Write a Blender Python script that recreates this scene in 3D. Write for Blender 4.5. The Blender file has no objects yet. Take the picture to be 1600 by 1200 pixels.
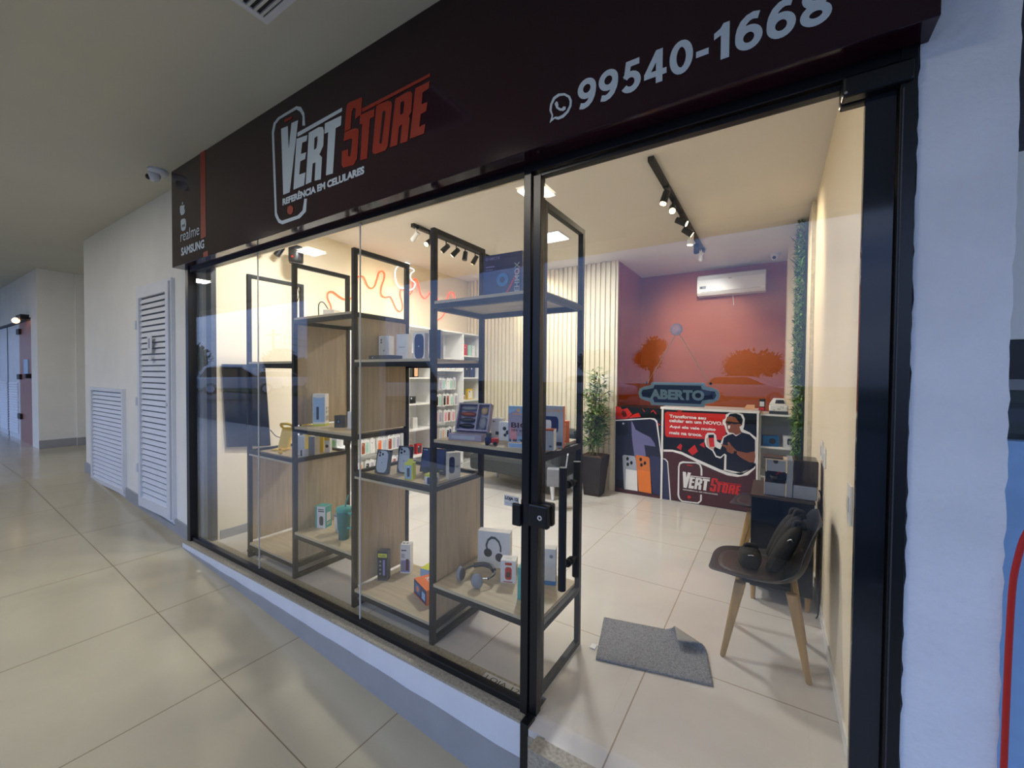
import bpy, bmesh, math, random
from mathutils import Vector, Matrix, Euler
random.seed(7)
SC = bpy.context.scene
C = SC.collection
PI = math.pi
R = math.radians

# ---------------------------------------------------------------- camera
cd = bpy.data.cameras.new('camera')
cd.sensor_width = 36.0
cd.lens = 646.24 / 1600 * 36.0
cd.clip_start = 0.05
cd.clip_end = 500
cam = bpy.data.objects.new('camera', cd)
C.objects.link(cam)
_y, _p, _r = -0.56604106, -0.02079834, 0.00796639
_f = Vector((math.sin(_y) * math.cos(_p), math.cos(_y) * math.cos(_p), math.sin(_p)))
_rt = Vector((math.cos(_y), -math.sin(_y), 0))
_up = _rt.cross(_f)
_r2 = _rt * math.cos(_r) + _up * math.sin(_r)
_u2 = -_rt * math.sin(_r) + _up * math.cos(_r)
cam.matrix_world = Matrix(((_r2.x, _u2.x, -_f.x, 0), (_r2.y, _u2.y, -_f.y, 0), (_r2.z, _u2.z, -_f.z, 1.5), (0, 0, 0, 1)))
SC.camera = cam
SC.view_settings.view_transform = 'Standard'
SC.view_settings.look = 'None'
SC.view_settings.exposure = 0.0
SC.view_settings.gamma = 1.0
SC.view_settings.use_curve_mapping = False
SC.cycles.max_bounces = 10
SC.cycles.diffuse_bounces = 4
SC.cycles.glossy_bounces = 5
SC.cycles.transparent_max_bounces = 24
SC.cycles.sample_clamp_indirect = 6.0

# ---------------------------------------------------------------- world: dusk sky with clouds
W = bpy.data.worlds.new('dusk_sky')
SC.world = W
W.use_nodes = True
nt = W.node_tree
for n in list(nt.nodes):
    nt.nodes.remove(n)
def wn(t, **k):
    n = nt.nodes.new(t)
    for a, b in k.items():
        setattr(n, a, b)
    return n
tc = wn('ShaderNodeTexCoord')
sep = wn('ShaderNodeSeparateXYZ')
nt.links.new(tc.outputs['Generated'], sep.inputs[0])
grad = wn('ShaderNodeValToRGB')
nt.links.new(sep.outputs['Z'], grad.inputs[0])
cr = grad.color_ramp
cr.elements[0].position = 0.0
cr.elements[0].color = (0.32, 0.44, 0.72, 1)
cr.elements[1].position = 0.7
cr.elements[1].color = (0.10, 0.20, 0.55, 1)
e = cr.elements.new(0.25)
e.color = (0.20, 0.33, 0.72, 1)
mp = wn('ShaderNodeMapping')
mp.inputs['Scale'].default_value = (1.6, 1.6, 6.0)
nt.links.new(tc.outputs['Generated'], mp.inputs[0])
noi = wn('ShaderNodeTexNoise')
noi.inputs['Scale'].default_value = 1.7
noi.inputs['Detail'].default_value = 7
noi.inputs['Roughness'].default_value = 0.55
nt.links.new(mp.outputs[0], noi.inputs[0])
cl = wn('ShaderNodeValToRGB')
cl.color_ramp.elements[0].position = 0.42
cl.color_ramp.elements[1].position = 0.66
nt.links.new(noi.outputs['Fac'], cl.inputs[0])
mx = wn('ShaderNodeMixRGB')
mx.inputs['Color2'].default_value = (0.47, 0.59, 0.86, 1)
nt.links.new(cl.outputs[0], mx.inputs['Fac'])
nt.links.new(grad.outputs[0], mx.inputs['Color1'])
bg = wn('ShaderNodeBackground')
bg.inputs['Strength'].default_value = 2.6
lift = wn('ShaderNodeValToRGB')           # the overcast brightens above the horizon
lift.color_ramp.elements[0].position = 0.02
lift.color_ramp.elements[0].color = (0.52, 0.52, 0.55, 1)
lift.color_ramp.elements[1].position = 0.5
lift.color_ramp.elements[1].color = (1, 1, 1, 1)
nt.links.new(sep.outputs['Z'], lift.inputs[0])
mul = wn('ShaderNodeMixRGB', blend_type='MULTIPLY')
mul.inputs['Fac'].default_value = 1
nt.links.new(mx.outputs[0], mul.inputs['Color1'])
nt.links.new(lift.outputs[0], mul.inputs['Color2'])
nt.links.new(mul.outputs[0], bg.inputs['Color'])
wo = wn('ShaderNodeOutputWorld')
nt.links.new(bg.outputs[0], wo.inputs[0])

def area_light(name, loc, rot, sx, sy, power, col):
    l = bpy.data.lights.new(name, 'AREA')
    l.shape = 'RECTANGLE'
    l.size = sx
    l.size_y = sy
    l.energy = power
    l.color = col
    o = bpy.data.objects.new(name, l)
    C.objects.link(o)
    o.location = loc
    o.rotation_euler = rot
    return o
WARM = (1.0, 0.84, 0.62)
COOL = (0.92, 0.96, 1.0)
# light of the ceiling LED panels (panels themselves are built further down)
SHOP_PANELS = [(-2.06, 4.02), (-3.1, 2.1)]  # second panel is added, unseen behind the sign, to light the shop
OUT_PANELS = [(-5.52, -0.24), (-1.91, -0.23), (-9.1, -0.24)]
for i, (x, y) in enumerate(SHOP_PANELS):
    area_light('shop_panel_light', (x, y, 2.975), (0, 0, 0), 0.26, 0.26, 46, (0.97, 0.98, 1.0))
for i, (x, y) in enumerate(OUT_PANELS):
    area_light('corridor_panel_light', (x, y, 3.20), (0, 0, 0), 0.26, 0.26, 16, (1.0, 0.93, 0.80))

# ---------------------------------------------------------------- materials
def lin(c):
    if isinstance(c, str):
        c = [int(c[i:i + 2], 16) / 255 for i in (0, 2, 4)]
    return tuple((v / 12.92 if v <= 0.04045 else ((v + 0.055) / 1.055) ** 2.4) for v in c)
MATS = {}
def mat(name, col='808080', rough=0.5, metal=0.0, emis=None, es=0.0, bump=0.0, bscale=80, var=0.0, vscale=6, alpha=1.0, coat=0.0, stretch=None, spec=0.5):
    if name in MATS:
        return MATS[name]
    m = bpy.data.materials.new(name)
    m.use_nodes = True
    t = m.node_tree
    b = t.nodes['Principled BSDF']
    c = lin(col)
    b.inputs['Base Color'].default_value = (*c, 1)
    b.inputs['Roughness'].default_value = rough
    b.inputs['Metallic'].default_value = metal
    b.inputs['Coat Weight'].default_value = coat
    b.inputs['Specular IOR Level'].default_value = spec
    if alpha < 1:
        b.inputs['Alpha'].default_value = alpha
    if emis:
        b.inputs['Emission Color'].default_value = (*lin(emis), 1)
        b.inputs['Emission Strength'].default_value = es
    co = t.nodes.new('ShaderNodeTexCoord')
    src = co.outputs['Object']
    if stretch:
        mpn = t.nodes.new('ShaderNodeMapping')
        mpn.inputs['Scale'].default_value = stretch
        t.links.new(src, mpn.inputs[0])
        src = mpn.outputs[0]
    if var > 0:
        n = t.nodes.new('ShaderNodeTexNoise')
        n.inputs['Scale'].default_value = vscale
        n.inputs['Detail'].default_value = 5
        t.links.new(src, n.inputs[0])
        r = t.nodes.new('ShaderNodeValToRGB')
        r.color_ramp.elements[0].position = 0.3
        r.color_ramp.elements[1].position = 0.7
        r.color_ramp.elements[0].color = (*[v * (1 - var) for v in c], 1)
        r.color_ramp.elements[1].color = (*[min(1, v * (1 + var)) for v in c], 1)
        t.links.new(n.outputs['Fac'], r.inputs[0])
        t.links.new(r.outputs[0], b.inputs['Base Color'])
    if bump > 0:
        n = t.nodes.new('ShaderNodeTexNoise')
        n.inputs['Scale'].default_value = bscale
        n.inputs['Detail'].default_value = 3
        t.links.new(src, n.inputs[0])
        bp = t.nodes.new('ShaderNodeBump')
        bp.inputs['Strength'].default_value = bump
        bp.inputs['Distance'].default_value = 0.01
        t.links.new(n.outputs['Fac'], bp.inputs['Height'])
        t.links.new(bp.outputs[0], b.inputs['Normal'])
    MATS[name] = m
    return m

def glass_mat(name, tint=(1, 1, 1), gl=(1, 1, 1), f0=0.045):
    m = bpy.data.materials.new(name)
    m.use_nodes = True
    t = m.node_tree
    for n in list(t.nodes):
        t.nodes.remove(n)
    N = lambda k: t.nodes.new(k)
    geo = N('ShaderNodeNewGeometry')
    dot = N('ShaderNodeVectorMath'); dot.operation = 'DOT_PRODUCT'
    t.links.new(geo.outputs['Normal'], dot.inputs[0]); t.links.new(geo.outputs['Incoming'], dot.inputs[1])
    ab = N('ShaderNodeMath'); ab.operation = 'ABSOLUTE'; t.links.new(dot.outputs['Value'], ab.inputs[0])
    om = N('ShaderNodeMath'); om.operation = 'SUBTRACT'; om.inputs[0].default_value = 1; t.links.new(ab.outputs[0], om.inputs[1])
    pw = N('ShaderNodeMath'); pw.operation = 'POWER'; pw.inputs[1].default_value = 5; t.links.new(om.outputs[0], pw.inputs[0])
    ma = N('ShaderNodeMath'); ma.operation = 'MULTIPLY_ADD'; ma.inputs[1].default_value = 1 - f0; ma.inputs[2].default_value = f0
    t.links.new(pw.outputs[0], ma.inputs[0])
    tr = N('ShaderNodeBsdfTransparent'); tr.inputs[0].default_value = (*tint, 1)
    g = N('ShaderNodeBsdfGlossy'); g.inputs['Roughness'].default_value = 0.0; g.inputs['Color'].default_value = (*gl, 1)
    mi = N('ShaderNodeMixShader')
    t.links.new(ma.outputs[0], mi.inputs[0]); t.links.new(tr.outputs[0], mi.inputs[1]); t.links.new(g.outputs[0], mi.inputs[2])
    o = N('ShaderNodeOutputMaterial'); t.links.new(mi.outputs[0], o.inputs[0])
    MATS[name] = m
    return m
glass_mat('glass', (0.975, 0.985, 0.98))

def tile_mat(name, col, groutc, px, ox, py, oy, gw, rough, var=0.05, spec=0.5, veins=0.3):
    """rectangular tiles in object X/Y with thin grout lines and faint clouding"""
    m = bpy.data.materials.new(name)
    m.use_nodes = True
    t = m.node_tree
    b = t.nodes['Principled BSDF']
    b.inputs['Specular IOR Level'].default_value = spec
    N = lambda k: t.nodes.new(k)
    co = N('ShaderNodeTexCoord'); sp = N('ShaderNodeSeparateXYZ'); t.links.new(co.outputs['Object'], sp.inputs[0])
    def line(out, p, o):
        a = N('ShaderNodeMath'); a.operation = 'SUBTRACT'; a.inputs[1].default_value = o - p / 2; t.links.new(out, a.inputs[0])
        d = N('ShaderNodeMath'); d.operation = 'DIVIDE'; d.inputs[1].default_value = p; t.links.new(a.outputs[0], d.inputs[0])
        f = N('ShaderNodeMath'); f.operation = 'FRACT'; t.links.new(d.outputs[0], f.inputs[0])
        s = N('ShaderNodeMath'); s.operation = 'SUBTRACT'; s.inputs[1].default_value = 0.5; t.links.new(f.outputs[0], s.inputs[0])
        q = N('ShaderNodeMath'); q.operation = 'ABSOLUTE'; t.links.new(s.outputs[0], q.inputs[0])
        l = N('ShaderNodeMath'); l.operation = 'LESS_THAN'; l.inputs[1].default_value = gw / p / 2; t.links.new(q.outputs[0], l.inputs[0])
        return l.outputs[0]
    lx = line(sp.outputs['X'], px, ox); ly = line(sp.outputs['Y'], py, oy)
    mxm = N('ShaderNodeMath'); mxm.operation = 'MAXIMUM'; t.links.new(lx, mxm.inputs[0]); t.links.new(ly, mxm.inputs[1])
    n = N('ShaderNodeTexNoise'); n.inputs['Scale'].default_value = 1.3; n.inputs['Detail'].default_value = 8; n.inputs['Roughness'].default_value = 0.6
    n.inputs['Distortion'].default_value = 0.6
    t.links.new(co.outputs['Object'], n.inputs[0])
    r = N('ShaderNodeValToRGB')
    c = lin(col)
    r.color_ramp.elements[0].position = 0.35; r.color_ramp.elements[1].position = 0.65
    r.color_ramp.elements[0].color = (*[v * (1 - var) for v in c], 1); r.color_ramp.elements[1].color = (*[min(1, v * (1 + var)) for v in c], 1)
    t.links.new(n.outputs['Fac'], r.inputs[0])
    mi = N('ShaderNodeMixRGB'); mi.inputs['Color2'].default_value = (*lin(groutc), 1)
    t.links.new(mxm.outputs[0], mi.inputs['Fac']); t.links.new(r.outputs[0], mi.inputs['Color1'])
    t.links.new(mi.outputs[0], b.inputs['Base Color'])
    rr = N('ShaderNodeMath'); rr.operation = 'MULTIPLY_ADD'; rr.inputs[1].default_value = 0.5; rr.inputs[2].default_value = rough
    t.links.new(mxm.outputs[0], rr.inputs[0]); t.links.new(rr.outputs[0], b.inputs['Roughness'])
    MATS[name] = m
    return m
tile_mat('shop_tile', 'd8d2c8', 'a08c74', 0.8, -0.53, 0.8, 2.262, 0.006, 0.10)
tile_mat('corridor_tile', 'c0b599', '86745a', 0.925, -1.66, 0.92, 1.06, 0.006, 0.16, spec=0.5)

mat('wall_white', 'f1eee4', 0.75, bump=0.12, bscale=40, var=0.03, vscale=3)
mat('wall_cream', 'f0e2c6', 0.7, bump=0.06, bscale=60, var=0.02, vscale=2)
mat('ceiling_white', 'cfccba', 0.85, bump=0.05, bscale=30, var=0.03, vscale=1.2)
mat('ceiling_shop', 'e4dfd8', 0.85, bump=0.03, var=0.02, vscale=1.5)
mat('rough_render', 'eef0f4', 0.85, bump=0.5, bscale=45, var=0.05, vscale=5)
mat('clear_plastic', 'dfe4ea', 0.1, alpha=0.35)
mat('orange_wall', 'a04e18', 0.55, bump=0.08, bscale=35, var=0.06, vscale=2)
mat('grey_skirting', '9fa0a0', 0.45, var=0.05)
mat('granite', 'a39a86', 0.45, var=0.28, vscale=70, bump=0.1)
mat('black_frame', '0c0d11', 0.32, var=0.1, spec=0.5)
mat('black_metal', '1b1b1e', 0.5, var=0.1, spec=0.35)
mat('dark_glass', '20242b', 0.08, var=0.1)
mat('fascia_panel', '260a18', 0.10, var=0.08, vscale=1, spec=0.5)
mat('vinyl_white', 'c9d6dc', 0.45, var=0.02)
mat('vinyl_red', '9c2a12', 0.4, var=0.04)
mat('wood_light', 'bca98c', 0.45, var=0.14, vscale=5, stretch=(9, 9, 0.7), bump=0.05)
mat('wood_shelf', 'c4b394', 0.45, var=0.12, vscale=5, stretch=(0.8, 8, 8))
mat('white_paint', 'dfe1e4', 0.4, var=0.03)
mat('white_lam', 'f1efe9', 0.35, var=0.02)
mat('cabinet_brown', '3f3833', 0.4, var=0.12)
mat('wood_leg', 'b3925f', 0.45, var=0.15, vscale=6, stretch=(6, 6, 1))
mat('wood_door', '94502c', 0.4, var=0.2, vscale=4, stretch=(6, 6, 0.5))
mat('slat_panel', 'e9dfc4', 0.6, var=0.03)
mat('charcoal_leather', '3b3f3d', 0.45, bump=0.25, bscale=140, var=0.08)
mat('black_plastic', '1b1c20', 0.38, var=0.08)
mat('black_fabric', '1d1c1d', 0.75, bump=0.4, bscale=160, var=0.15)
mat('chrome', 'd8d8d8', 0.15, 1.0, var=0.03)
mat('seat_shell', '2c3038', 0.4, var=0.06)
mat('seat_pad', '3a2c2c', 0.5, bump=0.2, bscale=120, var=0.1)
mat('mat_grey', '8b8c90', 0.95, bump=0.9, bscale=150, var=0.35, vscale=120)
mat('mat_back', '97928a', 0.9, bump=0.3, var=0.08)
mat('leaf_green', '55803a', 0.5, var=0.4, vscale=18)
mat('leaf_dark', '2c4424', 0.55, var=0.5, vscale=18)
mat('leaf_pale', '96b168', 0.5, var=0.3, vscale=15)
mat('stem', '8a8d4c', 0.6, var=0.2)
mat('pot_dark', '2e2825', 0.55, var=0.1)
mat('soil', '6b5237', 0.95, bump=0.6, var=0.3, vscale=60)
mat('neon_red', 'ff6040', 0.4, emis='ff5428', es=1.5)
mat('neon_white', 'ffffff', 0.4, emis='e8f2ff', es=1.15)
mat('led_panel', 'ffffff', 0.4, emis='f6fbff', es=9)
mat('led_panel_out', 'ffffff', 0.4, emis='fff4dc', es=9)
mat('lamp_glow', 'ffffff', 0.4, emis='ffdca0', es=30)
mat('dim_glow', 'ffffff', 0.4, emis='ffc890', es=5)
mat('lamp_glow_cool', 'ffffff', 0.4, emis='eef4ff', es=30)
mat('navy', '101a38', 0.3, var=0.08)
mat('navy_front', '071523', 0.22, var=0.15)
mat('ps_grey', '8b95a6', 0.35, var=0.04)
mat('cream_edge', 'd9cbb2', 0.4, var=0.03)
mat('smoke_tank', '2d2622', 0.1, alpha=0.82, var=0.05)
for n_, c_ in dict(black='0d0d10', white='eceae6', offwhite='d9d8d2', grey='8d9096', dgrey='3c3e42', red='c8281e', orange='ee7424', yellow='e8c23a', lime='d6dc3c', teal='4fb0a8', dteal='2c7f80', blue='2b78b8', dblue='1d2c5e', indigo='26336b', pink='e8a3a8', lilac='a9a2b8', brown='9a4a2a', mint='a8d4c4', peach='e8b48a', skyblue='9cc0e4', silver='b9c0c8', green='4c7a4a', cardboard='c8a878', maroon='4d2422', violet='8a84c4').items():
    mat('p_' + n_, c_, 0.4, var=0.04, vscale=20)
for n_, c_ in dict(black='08080c', black2='13141f', pred='d0281a', pred2='6b1814', pwhite='f2f0ee', pnavy='1f2136', plav='6f6d98', pgrey='b9bcc6', psilver='a6adbb', porange='d97833', porange2='ef7f2c', pblue='2b3156', pmaroon='4a2323', pshirt='10131f', pskin='8c5234', pskin2='d8b4a4', phair='0c0a0c', pdark='15110f').items():
    mat('print_' + n_, c_, 0.28, var=0.03, vscale=10)
mat('print_pblack', '0a0b12', 0.28, var=0.03); mat('print_pblack2', '17192b', 0.28, var=0.03)
mat('asphalt', '4a4c50', 0.9, bump=0.3, var=0.2, vscale=3)
mat('grass', '33461f', 0.95, bump=0.8, var=0.3, vscale=8)
mat('tree_leaf', '24331c', 0.9, var=0.5, vscale=1.5)
mat('bark', '4a3d30', 0.9, var=0.3)
mat('car_white', 'd8dadd', 0.2, var=0.02)
mat('car_silver', 'c4c8ce', 0.25, 0.0, var=0.02)
mat('car_glass', '0c0f14', 0.05)
mat('tyre', '121214', 0.8, var=0.1)

# ---------------------------------------------------------------- mesh helpers
_txt = {}
def text_shape(s, bold=0.0):
    k = (s, bold)
    if k in _txt:
        return _txt[k]
    cu = bpy.data.curves.new('tmp', 'FONT')
    cu.body = s
    cu.offset = bold
    cu.resolution_u = 3
    cu.fill_mode = 'FRONT'
    ob = bpy.data.objects.new('tmp', cu)
    C.objects.link(ob)
    dg = bpy.context.evaluated_depsgraph_get()
    me = bpy.data.meshes.new_from_object(ob.evaluated_get(dg))
    vs = [(v.co.x, v.co.y) for v in me.vertices]
    fs = [tuple(p.vertices) for p in me.polygons]
    bpy.data.objects.remove(ob); bpy.data.curves.remove(cu); bpy.data.meshes.remove(me)
    x0 = min(v[0] for v in vs); x1 = max(v[0] for v in vs); y0 = min(v[1] for v in vs); y1 = max(v[1] for v in vs)
    vs = [((x - x0) / (x1 - x0), (y - y0) / (y1 - y0)) for x, y in vs]
    _txt[k] = (vs, fs)
    return _txt[k]

class MB:
    def __init__(s):
        s.v = []; s.f = []; s.m = []; s.mats = []; s.T = Matrix.Identity(4); s.sm = []
    def mi(s, name):
        if name not in s.mats:
            s.mats.append(name)
        return s.mats.index(name)
    def add(s, vs, fs, m, smooth=False):
        o = len(s.v); k = s.mi(m)
        s.v += [s.T @ Vector(p) for p in vs]
        for f in fs:
            s.f.append(tuple(i + o for i in f)); s.m.append(k); s.sm.append(smooth)
        return s
    def box(s, x0, x1, y0, y1, z0, z1, m):
        v = [(x0, y0, z0), (x1, y0, z0), (x1, y1, z0), (x0, y1, z0), (x0, y0, z1), (x1, y0, z1), (x1, y1, z1), (x0, y1, z1)]
        return s.add(v, [(0, 3, 2, 1), (4, 5, 6, 7), (0, 1, 5, 4), (1, 2, 6, 5), (2, 3, 7, 6), (3, 0, 4, 7)], m)
    def hexa(s, b, t, m):
        """b,t: 4 bottom and 4 top points"""
        return s.add(list(b) + list(t), [(0, 3, 2, 1), (4, 5, 6, 7), (0, 1, 5, 4), (1, 2, 6, 5), (2, 3, 7, 6), (3, 0, 4, 7)], m)
    def bar(s, a, b, w, m, h=None):
        """rectangular bar from a to b"""
        a = Vector(a); b = Vector(b); h = h or w
        d = (b - a).normalized()
        up = Vector((0, 0, 1)) if abs(d.z) < 0.95 else Vector((0, 1, 0))
        x = d.cross(up).normalized() * w / 2; y = x.cross(d).normalized() * h / 2
        return s.hexa([a - x - y, a + x - y, a + x + y, a - x + y], [b - x - y, b + x - y, b + x + y, b - x + y], m)
    def cyl(s, a, b, r0, m, r1=None, n=16, caps=True, smooth=True):
        a = Vector(a); b = Vector(b); r1 = r0 if r1 is None else r1
        d = (b - a).normalized()
        up = Vector((0, 0, 1)) if abs(d.z) < 0.95 else Vector((1, 0, 0))
        x = d.cross(up).normalized(); y = d.cross(x).normalized()
        vs = []
        for p, r in ((a, r0), (b, r1)):
            for i in range(n):
                t = 2 * PI * i / n
                vs.append(p + x * math.cos(t) * r + y * math.sin(t) * r)
        s.add(vs, [(i, (i + 1) % n, n + (i + 1) % n, n + i) for i in range(n)], m, smooth)
        if caps:
            s.add([vs[i] for i in range(n)][::-1], [tuple(range(n))], m)
            s.add([vs[n + i] for i in range(n)], [tuple(range(n))], m)
        return s
    def lathe(s, prof, m, c=(0, 0, 0), n=20, axis='z'):
        vs = []; c = Vector(c)
        for r, z in prof:
            for i in range(n):
                t = 2 * PI * i / n
                p = (r * math.cos(t), r * math.sin(t), z)
                if axis == 'y': p = (p[0], p[2], p[1])
                if axis == 'x': p = (p[2], p[0], p[1])
                vs.append(c + Vector(p))
        fs = []
        for j in range(len(prof) - 1):
            for i in range(n):
                fs.append((j * n + i, j * n + (i + 1) % n, (j + 1) * n + (i + 1) % n, (j + 1) * n + i))
        return s.add(vs, fs, m, True)
    def tube(s, pts, r, m, n=8, closed=False, sub=4):
        P = [Vector(p) for p in pts]
        if sub > 1 and len(P) > 2:
            Q = []; L = len(P); rng = L if closed else L - 1
            for i in range(rng):
                p0 = P[(i - 1) % L] if (closed or i > 0) else P[0]
                p1 = P[i]; p2 = P[(i + 1) % L]
                p3 = P[(i + 2) % L] if (closed or i + 2 < L) else P[-1]
                for k in range(sub):
                    t = k / sub
                    Q.append(0.5 * ((2 * p1) + (-p0 + p2) * t + (2 * p0 - 5 * p1 + 4 * p2 - p3) * t * t + (-p0 + 3 * p1 - 3 * p2 + p3) * t ** 3))
            if not closed: Q.append(P[-1])
            P = Q
        vs = []; L = len(P); x = None
        for i, p in enumerate(P):
            a = P[(i - 1) % L] if (closed or i > 0) else p
            b = P[(i + 1) % L] if (closed or i < L - 1) else p
            d = (b - a).normalized()
            if x is None:
                up = Vector((0, 0, 1)) if abs(d.z) < 0.9 else Vector((1, 0, 0))
                x = d.cross(up).normalized()
            x = (x - d * x.dot(d)).normalized()
            y = d.cross(x)
            rr = r[i * len(r) // L] if isinstance(r, (list, tuple)) else r
            for k in range(n):
                t = 2 * PI * k / n
                vs.append(p + x * math.cos(t) * rr + y * math.sin(t) * rr)
        fs = []
        for i in range(L if closed else L - 1):
            j = (i + 1) % L
            for k in range(n):
                fs.append((i * n + k, i * n + (k + 1) % n, j * n + (k + 1) % n, j * n + k))
        s.add(vs, fs, m, True)
        if not closed:
            s.add(vs[:n][::-1], [tuple(range(n))], m); s.add(vs[-n:], [tuple(range(n))], m)
        return s
    def ball(s, c, r, m, n=12, sc=(1, 1, 1)):
        vs = []; fs = []; h = n // 2
        for j in range(h + 1):
            p = PI * j / h
            for i in range(n):
                t = 2 * PI * i / n
                vs.append((c[0] + r * sc[0] * math.sin(p) * math.cos(t), c[1] + r * sc[1] * math.sin(p) * math.sin(t), c[2] + r * sc[2] * math.cos(p)))
        for j in range(h):
            for i in range(n):
                fs.append((j * n + i, (j + 1) * n + i, (j + 1) * n + (i + 1) % n, j * n + (i + 1) % n))
        return s.add(vs, fs, m, True)
    def prism(s, pts, fr, d, m):
        """pts 2-D polygon in frame fr=(O,U,V,N) given thickness d along N"""
        O, U, V, N = fr
        a = [O + U * p[0] + V * p[1] for p in pts]; b = [q + N * d for q in a]; n = len(pts)
        return s.add(a + b, [tuple(range(n))[::-1], tuple(range(n, 2 * n))] + [(i, (i + 1) % n, n + (i + 1) % n, n + i) for i in range(n)], m)
    def flat(s, pts, fr, lvl, m):
        O, U, V, N = fr
        return s.add([O + U * p[0] + V * p[1] + N * lvl for p in pts], [tuple(range(len(pts)))], m)
    def text(s, t, fr, u0, u1, v0, v1, lvl, m, bold=0.0, shear=0.0, skew=0.0):
        O, U, V, N = fr
        vs, fs = text_shape(t, bold)
        o = []
        for x, y in vs:
            u = u0 + (u1 - u0) * x + shear * (y - 0.5) * (v1 - v0)
            v = v0 + (v1 - v0) * y + skew * (u1 - u0) * x
            o.append(O + U * u + V * v + N * lvl)
        return s.add(o, fs, m)
    def obj(s, name, parent=None, loc=None, rot=None, bev=0.0, label=None, cat=None, group=None, kind=None, sub=0):
        me = bpy.data.meshes.new(name)
        me.from_pydata([tuple(v) for v in s.v], [], s.f)
        for k in s.mats:
            me.materials.append(MATS[k])
        me.polygons.foreach_set('material_index', s.m)
        me.polygons.foreach_set('use_smooth', s.sm)
        me.update()
        o = bpy.data.objects.new(name, me)
        C.objects.link(o)
        if parent: o.parent = parent
        if loc: o.location = loc
        if rot: o.rotation_euler = rot
        if bev:
            b = o.modifiers.new('bevel', 'BEVEL'); b.width = bev; b.segments = 2; b.limit_method = 'ANGLE'; b.angle_limit = R(40)
        if sub:
            b = o.modifiers.new('subdivision', 'SUBSURF'); b.levels = sub; b.render_levels = sub
        tagp(o, label, cat, group, kind)
        return o
def tagp(o, label=None, cat=None, group=None, kind=None):
    if label: o['label'] = label
    if cat: o['category'] = cat
    if group: o['group'] = group
    if kind: o['kind'] = kind
    return o
def thing(name, label, cat, loc=(0, 0, 0), rz=0.0, group=None, kind=None):
    o = bpy.data.objects.new(name, None)
    o.empty_display_size = 0.1
    C.objects.link(o)
    o.location = loc
    o.rotation_euler = (0, 0, rz)
    return tagp(o, label, cat, group, kind)
def struct(name, mb, label=None):
    return mb.obj(name, kind='structure', label=label)
VX, VY, VZ = Vector((1, 0, 0)), Vector((0, 1, 0)), Vector((0, 0, 1))
def rrect(x0, x1, y0, y1, r, n=4):
    o = []
    for cx, cy, a in ((x1 - r, y1 - r, 0), (x0 + r, y1 - r, 90), (x0 + r, y0 + r, 180), (x1 - r, y0 + r, 270)):
        for i in range(n + 1):
            t = R(a + 90 * i / n)
            o.append((cx + r * math.cos(t), cy + r * math.sin(t)))
    return o
def circ(cx, cy, r, n=16, ry=None):
    ry = ry or r
    return [(cx + r * math.cos(2 * PI * i / n), cy + ry * math.sin(2 * PI * i / n)) for i in range(n)]

def ribbon(m, pts, w, fr, lvl, mt, closed=False):
    """flat stroke of width w along 2-D points"""
    n = len(pts); L = []; Rr = []
    for i, (x, y) in enumerate(pts):
        a = pts[(i - 1) % n] if (closed or i > 0) else pts[i]
        b = pts[(i + 1) % n] if (closed or i < n - 1) else pts[i]
        dx, dy = b[0] - a[0], b[1] - a[1]; q = math.hypot(dx, dy) or 1
        L.append((x - dy / q * w / 2, y + dx / q * w / 2)); Rr.append((x + dy / q * w / 2, y - dx / q * w / 2))
    for i in range(n if closed else n - 1):
        j = (i + 1) % n
        m.flat([Rr[i], Rr[j], L[j], L[i]], fr, lvl, mt)
def digits(m, s, x0, x1, z0, z1, fr, lvl, mt):
    """heavy rounded sans digits fitted into a rectangle"""
    adv = {'-': .42, '1': .60}
    tot = sum(adv.get(c, .76) for c in s) - .06
    k = (x1 - x0) / tot; H = z1 - z0; x = x0
    for c in s:
        T = lambda p: [(x + a * k, z0 + b * H) for a, b in p]
        w = .2 * k
        def arc(cx, cy, rx, ry, a0, a1, n=18): return [(cx + rx * math.cos(R(a0 + (a1 - a0) * i / n)), cy + ry * math.sin(R(a0 + (a1 - a0) * i / n))) for i in range(n + 1)]
        if c == '0': ribbon(m, T(circ(.34, .5, .235, 24, .40)), w, fr, lvl, mt, True)
        elif c == '8':
            ribbon(m, T(circ(.34, .28, .24, 22, .19)), w, fr, lvl, mt, True); ribbon(m, T(circ(.34, .725, .205, 22, .18)), w, fr, lvl + .0003, mt, True)
        elif c in '69':
            ring = circ(.34, .66, .235, 22, .24); tail = [(.575, .66), (.57, .5), (.54, .36), (.47, .22), (.36, .13), (.24, .10), (.10, .14)]
            if c == '6':
                ring = [(.68 - a, 1 - b) for a, b in ring]; tail = [(.68 - a, 1 - b) for a, b in tail]
            ribbon(m, T(ring), w, fr, lvl, mt, True); ribbon(m, T(tail), w, fr, lvl + .0002, mt)
        elif c == '5':
            m.flat(T([(.17, 1), (.60, 1), (.60, .81), (.33, .81), (.29, .60), (.10, .48)]), fr, lvl, mt)
            ribbon(m, T(arc(.32, .33, .235, .24, 140, -150)), w, fr, lvl + .0002, mt)
        elif c == '4':
            m.flat(T([(.36, 0), (.56, 0), (.56, 1), (.36, 1)]), fr, lvl, mt); m.flat(T([(0, .20), (.68, .20), (.68, .38), (0, .38)]), fr, lvl + .0002, mt)
            m.flat(T([(0, .36), (.20, .36), (.42, .74), (.42, 1), (.36, 1)]), fr, lvl + .0003, mt)
        elif c == '1': m.flat(T([(.24, 0), (.46, 0), (.46, 1), (.30, 1), (.22, .88), (.06, .80), (.06, .62), (.24, .69)]), fr, lvl, mt)
        elif c == '-': m.flat(T([(.0, .30), (.34, .30), (.34, .48), (.0, .48)]), fr, lvl, mt)
        x += adv.get(c, .76) * k
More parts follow.
